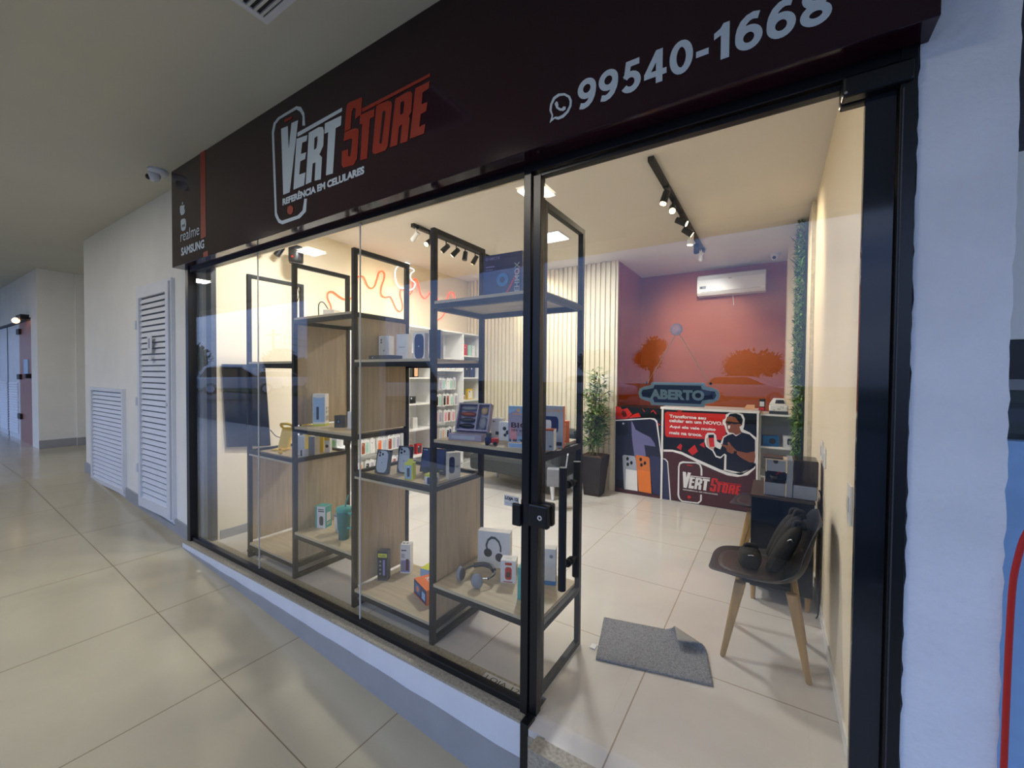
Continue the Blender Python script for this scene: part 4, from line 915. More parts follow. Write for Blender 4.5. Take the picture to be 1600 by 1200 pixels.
pbox('watch_box', 'large blue-pink smartwatch carton reading BIG and ULTRA', 'watch box', -1.165, 1.80, Z, 8, .175, .045, .195, P('skyblue'), [('F', 'p', [(0, .25), (.5, .2), (.6, .55), (.3, .9), (0, .8)], P('lilac')), ('F', 'p', [(.05, .1), (.3, .1), (.25, .4), (.05, .45)], P('pink')), ('F', 'c', .33, .9, .06, P('peach')), ('F', 'r', .14, .78, .5, .81, P('peach')), ('F', 't', 'BIG', .1, .62, .43, .57, P('maroon')), ('F', 't', '10+ mais', .12, .62, .33, .40, P('dgrey')), ('F', 't', 'ULTRA', .05, .85, .03, .13, P('black')), ('F', 'c', .8, .85, .09, P('teal'))])
pbox('watch_box', 'white smartwatch carton reading KA-9901 with an orange side, just right of the door post', 'watch box', -.985, 1.81, Z, 12, .12, .035, .205, P('silver'), [('F', 't', 'KA-9901', .22, .95, .85, .92, P('peach')), ('F', 'rr', .1, .35, .8, .75, P('dblue')), ('F', 'rr', .2, .42, .5, .66, P('white')), ('F', 'r', .65, .05, .95, .14, P('dgrey')), ('F', 'r', .1, .33, .5, .36, P('orange'))], side=P('orange'))
pbox('earphone_box', 'white carton with an orange top edge in front of the KA-9901 carton', 'box', -.945, 1.725, Z, 12, .075, .05, .10, P('white'), [('F', 'c', .3, .5, .2, P('dgrey')), ('F', 'r', .0, .93, 1, 1, P('orange')), ('F', 'rr', .7, .15, .9, .25, P('grey'))], top=P('orange'))
pbox('cable_box', 'narrow orange and white carton at the back right corner of the right column', 'box', -.955, 1.98, Z, 25, .05, .04, .115, P('orange'), [('F', 'r', .1, .1, .6, .9, P('peach')), ('F', 'c', .4, .75, .15, P('red'))], side=P('white'))
# --- bay 4 low shelf
Z = .3465
pbox('headphone_box', 'large white headphone carton with a black headphone picture', 'headphone box', -1.50, 1.99, Z, 18, .20, .055, .215, P('white'), [('F', 'p', [(.27, .45), (.24, .62), (.3, .78), (.42, .87), (.55, .86), (.68, .76), (.74, .6), (.74, .45), (.69, .45), (.69, .58), (.64, .71), (.54, .79), (.44, .8), (.34, .73), (.3, .6), (.33, .46)], P('dgrey')), ('F', 'c', .32, .4, .13, P('black')), ('F', 'c', .68, .3, .13, P('dgrey')), ('F', 't', 'P9 max', .07, .3, .07, .11, P('grey'))])
t = thing('headphones', 'grey over-ear headphones lying on the lower shelf', 'headphones', (-1.385, 1.80, Z), R(10))
MB().tube([(-.085, .01, .045), (-.06, .07, .055), (0, .105, .062), (.06, .10, .06), (.10, .055, .05), (.085, 0, .045)], .0065, 'p_dgrey').obj('headband', t)
m = MB(); m.tube([(-.045, .085, .058), (0, .108, .064), (.05, .104, .064), (.088, .078, .057)], .014, 'p_dgrey'); m.obj('headband_pad', t)
for k, (x, y) in enumerate(((-.085, 0), (.04, -.04))):
    m = MB(); m.ball((x, y, .042), .042, 'p_grey' if k else 'p_grey', sc=(.85 if k else .45, .45 if k else .8, 1.0), n=20); c_ = m.obj('ear_cup', t)
    m = MB(); m.ball((x + (.014 if not k else 0), y + (.016 if k else 0), .042), .035, 'p_dgrey', sc=(.8 if k else .4, .4 if k else .8, 1.0), n=16); m.obj('ear_cushion', c_)
m = MB(); m.cyl((.04, -.03, .05), (.085, 0, .045), .004, 'chrome'); m.obj('slider_arm', t)
pbox('earbud_box', 'white cube carton with a red earbud case picture', 'box', -1.27, 1.895, Z, 22, .085, .07, .125, P('white'), [('F', 'rr', .3, .15, .75, .72, P('red')), ('F', 'rr', .38, .25, .67, .5, P('maroon')), ('F', 'r', .3, .8, .75, .92, P('red')), ('R', 'rr', .3, .25, .8, .75, P('grey')), ('F', 'r', .2, .04, .8, .08, P('red')), ('T', 'r', .3, .3, .7, .5, P('offwhite'))])
pbox('headset_box', 'teal edged carton with a dark headset picture behind the door post', 'box', -1.10, 1.80, Z, 14, .12, .065, .165, P('silver'), [('F', 'r', 0, 0, .2, 1, P('teal')), ('F', 'r', 0, 0, 1, .12, P('teal')), ('F', 'c', .4, .45, .22, P('dgrey')), ('F', 'c', .4, .45, .14, P('silver')), ('F', 'r', .75, .2, .95, .7, P('dgrey'))], side=P('teal'), top=P('teal'))
pbox('headset_box', 'grey carton with white front and blue base, right end of the lower shelf', 'box', -1.09, 1.995, Z, 20, .10, .06, .20, P('offwhite'), [('F', 'r', 0, 0, 1, .12, P('blue')), ('F', 'c', .2, .5, .2, P('dblue')), ('R', 'r', 0, 0, 1, .1, P('blue')), ('R', 'r', 0, .1, 1, .12, P('white')), ('F', 'c', .75, .8, .1, P('grey'))], side=P('dgrey'))

# ================================================================ LEFT WALL SHELVING
ws = thing('wall_shelving', 'tall white shelving with pegboards along the left shop wall', 'shelving')
def wbox(name, *a, mt='white_lam'):
    return MB().box(*a, mt).obj(name, ws)
XB, XF = -4.198, -3.85
for y in (2.90, 3.66, 4.13, 4.73, 5.17):
    wbox('upright', XB, XF, y - .01, y + .01, 0, 2.115)
wbox('top_board', XB, XF, 2.9, 5.18, 2.10, 2.118)
wbox('back_board', XB, XB + .008, 2.4, 5.18, .0, 2.10)
for a, b in ((3.67, 4.12), (4.74, 5.16)):
    for z in (.45, .79, 1.12, 1.455, 1.78):
        wbox('shelf', XB + .01, XF, a, b, z - .009, z + .009)
for a, b in ((2.91, 3.65), (4.14, 4.72)):
    for z in (.22, 1.56):
        wbox('shelf', XB + .01, XF, a, b, z - .009, z + .009)
    m = MB()
    for k in range(14): m.box(XB + .01, XB + .02, a, b, .25 + k * .095, .265 + k * .095, 'p_offwhite')
    m.obj('pegboard', ws)
for a, b in ((2.40, 3.10), (3.12, 3.66), (3.67, 4.13), (4.14, 4.72), (4.74, 5.17)):
    wbox('cabinet_door', XF - .3, XF + .01, a + .003, b - .003, .0, .20)
wbox('counter_board', XB, XF + .02, 2.4, 2.90, .70, .72); wbox('upright', XB, XF, 2.4, 2.42, 0, .70)
ROWN = {1: 'top', 2: 'second', 3: 'third', 4: 'fourth', 5: 'fifth', 6: 'bottom'}
pk_cols = ['black', 'white', 'lilac', 'pink', 'brown', 'mint', 'silver', 'peach', 'orange', 'dblue']
cnames = dict(black='black', white='white', lilac='lilac', pink='pink', brown='brown', mint='mint green', silver='silver', peach='peach', orange='orange', dblue='dark blue', red='red', teal='teal', yellow='yellow')
random.seed(21)
def side_box(name, label, cat, y0, w, z, h, d, base, inner, group=None, tilt=0, hang=False, x=None):
    """pack facing +x on the left wall"""
    x = XF - .05 if x is None else x
    m = MB()
    m.box(-d, 0, 0, w, 0, h, base)
    f = (Vector((0, 0, 0)), VY, VZ, VX)
    m.flat(rrect(w * .14, w * .86, h * .08, h * .84, w * .15), f, .0005, inner)
    m.flat(circ(w * .35, h * .73, w * .1, 10), f, .001, 'p_white' if inner != 'p_white' else 'p_dgrey')
    if hang:
        m.box(-d * .6, -d * .3, w * .3, w * .7, h, h + .012, base)
        m.cyl((-.2, w / 2, h + .006), (0.01, w / 2, h + .006), .0025, 'chrome', n=6)
    return tagp(m.obj(name, loc=(x, y0, z)), label, cat, group)
for pi, (a, b) in enumerate(((2.93, 3.64), (4.16, 4.71))):
    pn = ['near pegboard', 'far pegboard'][pi]
    for r, z in ((1, 1.575), (2, 1.29), (3, 1.06), (4, .83), (5, .58), (6, .33)):
        y = a; k = 0
        while y < b - .07:
            c = random.choice(pk_cols if r > 1 else ['black', 'white', 'peach', 'silver', 'skyblue'])
            cn = cnames.get(c, 'pale blue')
            w = random.uniform(.058, .072) if r > 1 else .075
            base = 'p_white' if (c != 'white' and random.random() < .75) or r > 1 else 'p_offwhite'
            k += 1
            side_box('phone_case_pack' if r > 1 else 'phone_box',
                     f'{cn} {"hanging phone case pack" if r > 1 else "phone carton"}, {["first","second","third","fourth","fifth","sixth","seventh","eighth","ninth"][k-1]} from the window, {ROWN[r]} row of {pn}',
                     'phone case' if r > 1 else 'phone box', y, w, z, random.uniform(.155, .17), .03 if r > 1 else .05, base, 'p_' + c, group=f'{ROWN[r]} row on the {pn}', hang=(r > 1), x=XF - (.06 + random.uniform(0, .05)))
            y += w + random.uniform(.004, .02)
# far shelf column next to the slatted wall
def sb(label, y, w, z, h, c, inner, name='phone_box', cat='phone box', d=.04): side_box(name, label, cat, y, w, z + .01, h, d, 'p_' + c, 'p_' + inner, group='cartons in the white shelf column by the slatted wall', x=XF - .08)
sb('thin black phone carton in the top compartment by the slatted wall', 4.76, .06, 1.78, .16, 'black', 'dgrey')
sb('red phone carton in the top compartment by the slatted wall', 4.84, .075, 1.78, .17, 'red', 'red')
sb('mint green phone carton in the top compartment by the slatted wall', 4.94, .075, 1.78, .165, 'mint', 'mint')
sb('cream phone carton in the top compartment by the slatted wall', 5.035, .075, 1.78, .165, 'offwhite', 'white')
sb('black carton, nearest the window of three under the top compartment', 4.76, .10, 1.455, .165, 'black', 'dgrey')
sb('black carton in the middle of three under the top compartment', 4.87, .10, 1.455, .17, 'dgrey', 'black')
sb('large black carton with blue rings under the top compartment', 4.98, .13, 1.455, .18, 'black', 'dblue')
sb('yellow and white carton with a dark bottle picture, middle compartment by the slatted wall', 4.93, .13, 1.12, .16, 'yellow', 'white', 'gadget_box', 'box')
sb('small brown carton in the middle compartment by the slatted wall', 4.79, .08, 1.12, .07, 'white', 'brown', 'gadget_box', 'box')
g2 = 'items in the white shelf column behind the third post'
side_box('phone_box', 'gold phone carton in the compartment under the top of the near shelf column', 'phone box', 3.80, .085, 1.465, .16, .05, 'p_black', 'p_peach', g2, x=XF - .06)
side_box('phone_box', 'black phone carton beside the gold one in the near shelf column', 'phone box', 3.70, .085, 1.465, .165, .05, 'p_black', 'p_dgrey', g2, x=XF - .06)
side_box('watch_box', 'dark rounded watch box in the middle of the near shelf column', 'box', 3.72, .12, 1.13, .09, .08, 'p_dgrey', 'p_black', g2, x=XF - .06)
side_box('phone_box', 'white phone carton standing alone in the near shelf column', 'phone box', 3.83, .08, .80, .14, .04, 'p_white', 'p_offwhite', g2, x=XF - .1)
side_box('gadget_box', 'red and white carton in the lower compartment of the near shelf column', 'box', 3.72, .09, .46, .13, .05, 'p_red', 'p_white', g2, x=XF - .08)
side_box('gadget_box', 'second red and white carton, further from the window in the lower compartment', 'box', 3.88, .09, .46, .13, .05, 'p_red', 'p_dgrey', g2, x=XF - .08)
# goods on the white counter at the window end
side_box('camera_box', 'black camera carton on the white counter behind the first display column', 'box', 2.75, .13, .72, .12, .08, 'p_white', 'p_black', x=XF - .05)
side_box('toy_box', 'green and grey carton on the white counter behind the first display column', 'box', 2.56, .13, .72, .10, .08, 'p_grey', 'p_green', x=XF - .05)

# neon line and emblem on the left wall
t = thing('neon_wave', 'wavy red neon tube running along the left wall above the shelving', 'neon light')
m = MB(); m.tube([(-4.182, y, z) for y, z in NEON[0]], .0075, 'neon_red', n=6, sub=3); m.obj('neon_tube', t)
t = thing('neon_emblem', 'white neon bitten apple outline on the left wall', 'neon light')
m = MB(); m.tube([(-4.150, y, z) for y, z in NAPL[0][:-1]], .0075, 'neon_white', n=8, closed=True, sub=3); m.obj('neon_tube', t)
m = MB(); m.tube([(-4.150, y, min(z, 2.98)) for y, z in NAPL[1]], .007, 'neon_white', n=8, closed=True, sub=3); m.obj('neon_leaf', t)

# black board on the left wall by the window
t = thing('poster_board', 'blank black board standing tilted on the left shop wall behind the first post', 'board', (-4.19, 0, 0))
m = MB(); m.hexa([(0.0, 1.77, .83), (.02, 1.77, .83), (.02, 2.15, .79), (0, 2.15, .79)], [(0.0, 1.735, 1.58), (.02, 1.735, 1.58), (.02, 2.10, 1.585), (0, 2.10, 1.585)], 'dark_glass'); m.obj('board', t)
m = MB(); m.tube([(.03, 2.14, .95), (.05, 2.19, .88), (.10, 2.25, .85), (.2, 2.3, .72)], .004, 'black_plastic'); m.obj('power_cable', t)
# ================================================================ SPOTLIGHT TRACKS
def spot(parent, x, y, z, dirv, lit, energy, body='black_metal', cone=75, name='spotlight', L=.10):
    d = Vector(dirv).normalized()
    p = Vector((x, y, z))
    m = MB()
    m.box(x - .02, x + .02, y - .03, y + .03, z + .075, z + .10, body)
    m.cyl((x, y, z + .08), (x, y, z + .02), .006, body)
    a = p - d * L * .4; b = p + d * L * .6
    m.cyl(a, b, .026, body, r1=.03, n=18)
    o = m.obj(name, parent)
    g = MB(); g.cyl(b + d * .001, b + d * .004, .023, lit, n=16); g.obj('bulb', o)
    if energy:
        l = bpy.data.lights.new('spot_beam', 'SPOT'); l.energy = energy; l.color = WARM if lit == 'lamp_glow' else COOL
        l.spot_size = R(cone); l.spot_blend = .8; l.shadow_soft_size = .03
        lo = bpy.data.objects.new('spot_beam', l); C.objects.link(lo)
        lo.location = b + d * .02
        lo.rotation_euler = d.to_track_quat('-Z', 'Y').to_euler()
    return o
t = thing('spotlight_track', 'black ceiling spotlight track seen through the door', 'track light')
MB().box(-.76, -.72, 2.9, 5.35, 2.965, 2.998, 'black_metal').obj('rail', t)
for y, d, lit, e, body in ((3.35, (-.2, -.3, -1), 'lamp_glow', 0, 'black_metal'), (3.62, (.15, -.9, -.7), 'lamp_glow', 22, 'black_metal'), (3.95, (1.0, .1, -.55), 'lamp_glow', 60, 'black_metal'), (4.25, (.9, .5, -.6), 'lamp_glow', 42, 'black_metal'), (4.5, (-.1, 0, -1), 'lamp_glow', 0, 'p_offwhite'), (4.85, (-.12, 1.0, -.72), 'lamp_glow', 60, 'black_metal'), (5.2, (-.2, 1.0, -.5), 'lamp_glow_cool', 18, 'white_paint')):
    spot(t, -.74, y, 2.89, d, lit, e, body)
t = thing('spotlight_track', 'black ceiling spotlight track above the white wall shelving', 'track light')
MB().box(-3.08, -3.04, 2.95, 4.75, 2.965, 2.998, 'black_metal').obj('rail', t)
for y, d, lit, e, body in ((3.0, (-.8, 0, -.7), 'p_white', 0, 'p_offwhite'), (3.2, (-.2, -1.0, -.9), 'lamp_glow', 26, 'black_metal'), (3.45, (-1, .0, -.55), 'lamp_glow', 26, 'black_metal'), (3.62, (-1, -.1, -.7), 'lamp_glow', 22, 'black_metal'), (3.78, (0, -.2, -1), 'p_dgrey', 0, 'black_metal'), (3.97, (-1, .3, -.9), 'lamp_glow', 26, 'black_metal'), (4.13, (-.1, -.5, -1), 'lamp_glow', 20, 'p_offwhite'), (4.3, (-1, .2, -.9), 'p_dgrey', 0, 'black_metal'), (4.55, (.3, 1, -.6), 'lamp_glow', 48, 'black_metal')):
    spot(t, -3.06, y, 2.89, d, lit, e, body)
t = thing('speaker', 'small black loudspeaker with a red dot hung high near the first display column', 'speaker', (-3.98, 2.30, 2.66))
m = MB(); m.lathe([(0, -.08), (.06, -.08), (.066, -.06), (.066, .07), (.055, .085), (0, .085)], 'black_plastic', n=24); m.obj('speaker_body', t)
MB().cyl((0, 0, .08), (0, 0, .34), .007, 'black_metal').obj('hanging_rod', t)
MB().cyl((.035, -.055, -.03), (.037, -.060, -.03), .01, 'p_red', n=12).obj('red_dot', t)
MB().tube([(.02, -.03, -.08), (.03, -.02, -.25), (.05, .0, -.4), (.12, -.1, -.55)], .004, 'black_plastic').obj('cable', t)
t = thing('spotlight_track', 'black ceiling spotlight track at the far left behind the loudspeaker', 'track light')
MB().box(-4.12, -4.08, 1.95, 2.28, 2.965, 2.998, 'black_metal').obj('rail', t)
for y in (2.08, 2.21):
    MB().cyl((-4.10, y, 2.79), (-4.10, y, 2.97), .006, 'black_metal').obj('stem', t)
    spot(t, -4.10, y, 2.70, (-.2, -.5, -.9), 'p_dgrey', 0)

# ================================================================ BACK OF THE SHOP
t = thing('slat_wall_panel', 'cream vertical slatted wall panel behind the sofa', 'wall panel')
MB().box(-4.2, -1.735, 5.27, 5.30, 0, 3.0, 'slat_panel').obj('backing_panel', t)
m = MB(); x = -4.19
while x < -1.76:
    m.box(x, x + .045, 5.245, 5.271, 0, 2.998, 'slat_panel'); x += .068
m.obj('slats', t)
t = thing('sofa', 'low dark charcoal sofa with white legs against the slatted panel', 'sofa', (-2.83, 4.74, 0))
MB().box(-.66, .66, -.33, .33, .22, .44, 'charcoal_leather').obj('seat', t, bev=.05)
MB().box(-.66, .66, .20, .38, .36, .80, 'charcoal_leather').obj('backrest', t, bev=.06)
MB().box(.56, .68, -.30, .33, .36, .66, 'charcoal_leather').obj('armrest', t, bev=.04)
for sx in (-.58, .58):
    for sy in (-.28, .26): MB().cyl((sx, sy, .23), (sx * 1.04, sy * 1.08, 0), .032, 'white_paint', r1=.018).obj('leg', t)
t = thing('brochure_stand', 'clear acrylic brochure stand leaning beside the sofa', 'stand', (-1.98, 4.15, 0), .4)
MB().hexa([(-.02, -.01, 0), (.0, -.01, 0), (.0, .12, 0), (-.02, .12, 0)], [(.06, -.01, .62), (.075, -.01, .62), (.075, .12, .62), (.06, .12, .62)], P('silver')).obj('stand_panel', t)
MB().box(-.16, -.01, 0, .11, .26, .46, 'p_grey').obj('holder', t, bev=.01)

def leaf(m, p, d, L, w, mt):
    d = Vector(d).normalized(); s = d.cross(VZ)
    s = s.normalized() * w if s.length > .01 else VX * w
    nn = s.cross(d).normalized() * w * .5
    p = Vector(p)
    m.add([p, p + d * L * .45 + s - nn * .3, p + d * L, p + d * L * .45 - s - nn * .3, p + d * L * .5 + nn * .4], [(0, 1, 4), (1, 2, 4), (2, 3, 4), (3, 0, 4)], mt)
t = thing('potted_bamboo', 'tall leafy bamboo plant in a dark square pot beside the slatted panel', 'plant', (-1.915, 4.98, 0))
MB().hexa([(-.10, -.10, 0), (.10, -.10, 0), (.10, .10, 0), (-.10, .10, 0)], [(-.15, -.15, .50), (.15, -.15, .50), (.15, .15, .50), (-.15, .15, .50)], 'pot_dark').obj('pot', t, bev=.008)
MB().box(-.13, .13, -.13, .13, .48, .507, 'soil').obj('soil', t)
m = MB(); fo = MB(); random.seed(5)
for k in range(11):
    a = random.uniform(0, 6.28); r = random.uniform(.02, .07); tx = random.uniform(-.14, .14); ty = random.uniform(-.12, .02); H = random.uniform(.85, 1.6)
    bx0, by0 = r * math.cos(a), r * math.sin(a)
    pts = [(bx0 + (tx) * (q / 4) ** 1.5, by0 + (ty) * (q / 4) ** 1.5, .5 + (H - .5) * q / 4) for q in range(5)]
    m.tube(pts, .005, 'stem', n=6)
    for j in range(30):
        f_ = random.uniform(.12, 1.0); q = f_ * 4; i0 = min(3, int(q)); fr_ = q - i0
        pp = Vector(pts[i0]).lerp(Vector(pts[i0 + 1]), fr_)
        a2 = random.uniform(0, 6.28); out = Vector((math.cos(a2), math.sin(a2) * .6 - .15, random.uniform(.1, .7))).normalized()
        tip = pp + out * random.uniform(.04, .09)
        m.tube([pp, tip], .0018, 'stem', n=4)
        for l_ in range(4):
            a3 = a2 + random.uniform(-1, 1)
            leaf(fo, tip, (math.cos(a3), math.sin(a3) * .8, random.uniform(-.5, .5)), random.uniform(.07, .13), .011, random.choice(['leaf_green', 'leaf_pale', 'leaf_green', 'leaf_dark']))
m.obj('stem', t); fo.obj('foliage', t)

# reception counter with printed front
t = thing('reception_counter', 'white reception counter with printed phone advert on its front', 'counter')
MB().box(-1.733, -1.155, 5.25, 5.75, .0, 1.105, 'p_black').obj('side_cabinet', t)
MB().box(-1.155, -.14, 5.25, 5.75, .0, 1.105, 'white_lam').obj('counter_body', t)
MB().box(-1.175, -.135, 5.235, 5.78, 1.105, 1.13, 'white_lam').obj('counter_top', t, bev=.002)
m = MB(); m.box(-1.16, -1.138, 5.232, 5.25, -.0, 1.105, 'white_lam'); m.box(-.155, -.138, 5.235, 5.25, -.0, 1.105, 'white_lam'); m.obj('edge_trim', t)
def clampz(p): return [(a, max(b, .002)) for a, b in p]
F = FR(5.25)
m = MB()
for c, l, p in LP: m.flat([(min(a, -1.161), max(b, .002)) for a, b in p], F, .001 + l * .0008, 'print_' + c)
m.obj('printed_panel', t, label='dark advert print with one large and three small phones')
m = MB()
for c, l, p in RP: m.flat([(min(max(a, -1.137), -.156), max(b, .002)) for a, b in p], F, .001 + l * .0008, 'print_' + c)
lv = .006
for s_, (u0, u1, v0, v1, sk) in {'Transforme seu': (-1.071, -.665, 1.003, 1.043, 0), 'celular em um NOVO.': (-1.07, -.492, .951, .992, 0), 'Aqui ele vale muito': (-1.069, -.563, .872, .915, 0), 'mais na troca.': (-1.068, -.702, .805, .842, 0)}.items():
    m.text(s_, F, u0, u1, v0, v1, lv, 'print_pwhite', bold=.035)
m.flat(RPhone, F, lv, 'print_pwhite')
# small copy of the logo, same traced letters scaled into place
def mapl(p): return (-.908 + (p[0] + 2.687) * (.604 / 1.27), .178 + (p[1] - 2.638) * (.19 / .42))
for i, (c, p) in enumerate(LOGO):
    if i in (5, 6, 7): continue
    m.flat([mapl(q) for q in p], F, lv + .0005, 'print_pwhite' if c == 'w' else 'print_pred')
for c, p in LOGOH: m.flat([mapl(q) for q in p], F, lv + .001, 'print_pmaroon')
m.text('REFERÊNCIA EM CELULARES', F, -.903, -.529, .148, .165, lv, 'print_pwhite', bold=.02)
m.flat(circ(-.833, .075, .02), F, lv, 'print_pred'); m.flat(rrect(-.865, -.80, .448, .458, .004), F, lv, 'print_pred')
m.obj('printed_panel', t, label='advert print with white logo, red text block and a pictured person holding a phone')

t = thing('side_shelf', 'white open shelf unit right of the reception counter', 'shelf')
MB().box(-.135, .265, 5.70, 5.74, 0, 1.10, 'p_offwhite').obj('back_board', t)
m = MB(); m.box(-.135, -.12, 5.3, 5.70, 0, 1.10, 'white_lam'); m.box(.25, .265, 5.3, 5.70, 0, 1.10, 'white_lam'); m.obj('side_board', t)
for z in (.06, .40, .725, 1.08):
    MB().box(-.12, .25, 5.3, 5.70, z, z + .02, 'white_lam').obj('shelf_board', t)
t = thing('label_printer', 'white rounded label printer on the shelf unit right of the counter', 'printer', (.04, 5.42, 1.10))
MB().box(-.09, .09, -.08, .10, .03, .10, 'white_lam').obj('printer_body', t, bev=.015)
MB().box(-.088, .088, -.078, .098, .0, .03, 'p_dgrey').obj('printer_base', t, bev=.004)
MB().hexa([(-.09, -.04, .10), (.07, -.04, .10), (.07, .10, .10), (-.09, .10, .10)], [(-.05, .0, .17), (.06, .0, .17), (.06, .09, .17), (-.05, .09, .17)], 'white_lam').obj('printer_lid', t, bev=.01)
m = MB(); m.flat([(-.035, .115), (.055, .115), (.045, .155), (-.025, .155)], (Vector((0, -.032, 0)), VX, VZ, -VY), 0.003, P('dgrey'))
random.seed(2)
for i in range(12):
    u, v = random.uniform(-.045, .045), random.uniform(.045, .085); m.flat(circ(u, v, .004, 6), (Vector((0, -.081, 0)), VX, VZ, -VY), .001, P('dgrey'))
m.obj('printed_marks', t)
t = thing('payment_terminal', 'small dark card payment terminal with a red lower edge beside the label printer', 'card terminal', (-.115, 5.40, 1.13), -.1)
MB().hexa([(-.03, -.02, 0), (.03, -.02, 0), (.03, .02, 0), (-.03, .02, 0)], [(-.03, .0, .13), (.03, .0, .13), (.03, .025, .13), (-.03, .025, .13)], P('black')).obj('terminal_body', t, bev=.004)
MB().flat([(-.022, .045), (.022, .045), (.022, .10), (-.022, .10)], (Vector((0, -.013, 0)), VX, VZ, -VY), .004, P('offwhite')).flat([(-.025, .005), (.025, .005), (.025, .035), (-.025, .035)], (Vector((0, -.02, 0)), VX, VZ, -VY), .004, P('red')).obj('screen', t)
pbox('speaker_box', 'bright blue carton with a dark round grille on the open shelf unit', 'box', -.10, 5.34, .746, 8, .15, .10, .11, P('blue'), [('F', 'c', .6, .5, .22, P('dgrey'))])
pbox('headset_box', 'white carton with a dark headset picture on the open shelf unit', 'box', .09, 5.36, .746, 5, .10, .08, .12, P('white'), [('F', 'rr', .35, .2, .8, .8, P('dgrey')), ('F', 'rr', .48, .2, .7, .6, P('grey'))])
t = thing('paper_sheet', 'folded pale sheet leaning at the right end of the counter top', 'paper', (-.24, 5.5, 1.131))
MB().hexa([(-.06, -.05, 0), (.05, -.05, 0), (.05, -.04, 0), (-.06, -.04, 0)], [(-.03, .03, .05), (.05, .03, .05), (.05, .035, .05), (-.03, .035, .05)], P('peach')).obj('sheet', t)

t = thing('air_conditioner', 'white split air conditioner on the orange back wall', 'air conditioner', (-.525, 6.4, 2.76))
m = MB(); pr = [(-.0, -.145), (-.16, -.145), (-.20, -.11), (-.205, .06), (-.17, .125), (-.10, .145), (0, .145)]
m.add([(-.405, y, z) for y, z in pr] + [(.405, y, z) for y, z in pr], [tuple(range(7))[::-1], tuple(range(7, 14))] + [(i, (i + 1) % 7, 7 + (i + 1) % 7, 7 + i) for i in range(7)], 'white_lam')
m.obj('unit_body', t, bev=.008)
MB().hexa([(-.35, -.165, -.135), (.35, -.165, -.135), (.35, -.13, -.147), (-.35, -.13, -.147)], [(-.35, -.208, -.098), (.35, -.208, -.098), (.35, -.20, -.10), (-.35, -.20, -.10)], P('offwhite')).obj('air_flap', t)
m = MB(); f = (Vector((0, -.2055, 0)), VX, VZ, -VY); m.flat([(-.37, -.06), (-.29, -.06), (-.29, -.02), (-.37, -.02)], f, .001, P('grey')); m.flat([(-.36, -.05), (-.335, -.05), (-.335, -.03), (-.36, -.03)], f, .002, P('dgrey')); m.flat([(-.02, .05), (.02, .05), (.02, .058), (-.02, .058)], f, .001, P('grey')); m.obj('energy_label', t)
m = MB(); m.tube([(.02, -.02, -.14), (.03, -.02, -.22), (.035, -.02, -.28)], .004, 'white_lam'); m.obj('drain_cord', t)

# ================================================================ GREEN WALL STRIP
t = thing('green_wall', 'narrow vertical strip of artificial foliage on the right shop wall', 'green wall')
MB().box(.225, .268, 4.78, 5.35, .62, 2.96, 'leaf_dark').obj('backing_panel', t)
m = MB(); random.seed(9)
for i in range(5200):
    y = random.uniform(4.76, 5.37); z = random.uniform(.60, 2.97)
    d_ = Vector((random.uniform(-1, -.1), random.uniform(-1.2, .3), random.uniform(-1.2, 1.0)))
    big = random.random() < .06
    leaf(m, (.225 - random.uniform(0, .05), y, z), d_, random.uniform(.03, .065) * (2.0 if big else 1), .008 * (1.3 if big else 1), random.choice(['leaf_green', 'leaf_dark', 'leaf_dark', 'leaf_green', 'leaf_pale']))
m.obj('foliage', t)
t = thing('stone_strip', 'narrow pale textured panel on the right wall beside the foliage strip', 'wall panel')
mat('stone_tex', 'cfc7b2', .8, bump=1.0, bscale=30, var=.12, vscale=25)
MB().box(.24, .268, 4.3, 4.76, 0.0, 2.98, 'stone_tex').obj('panel', t)
def outlet(label, y, z, h=.12):
    t = thing('wall_outlet', label, 'outlet', (.27, y, z))
    MB().box(-.010, 0, -.04, .04, -h / 2, h / 2, 'white_lam').obj('cover_plate', t, bev=.003)
    MB().box(-.013, -.010, -.02, .02, -.03, .03, P('offwhite')).obj('socket', t)
outlet('white outlet on the right wall, further from the door of the pair above the chair', 3.32, 1.03)
outlet('white outlet on the right wall, nearer the door of the pair above the chair', 3.15, 1.01)
outlet('white switch plate on the right wall just inside the door', 2.14, .99, .16)

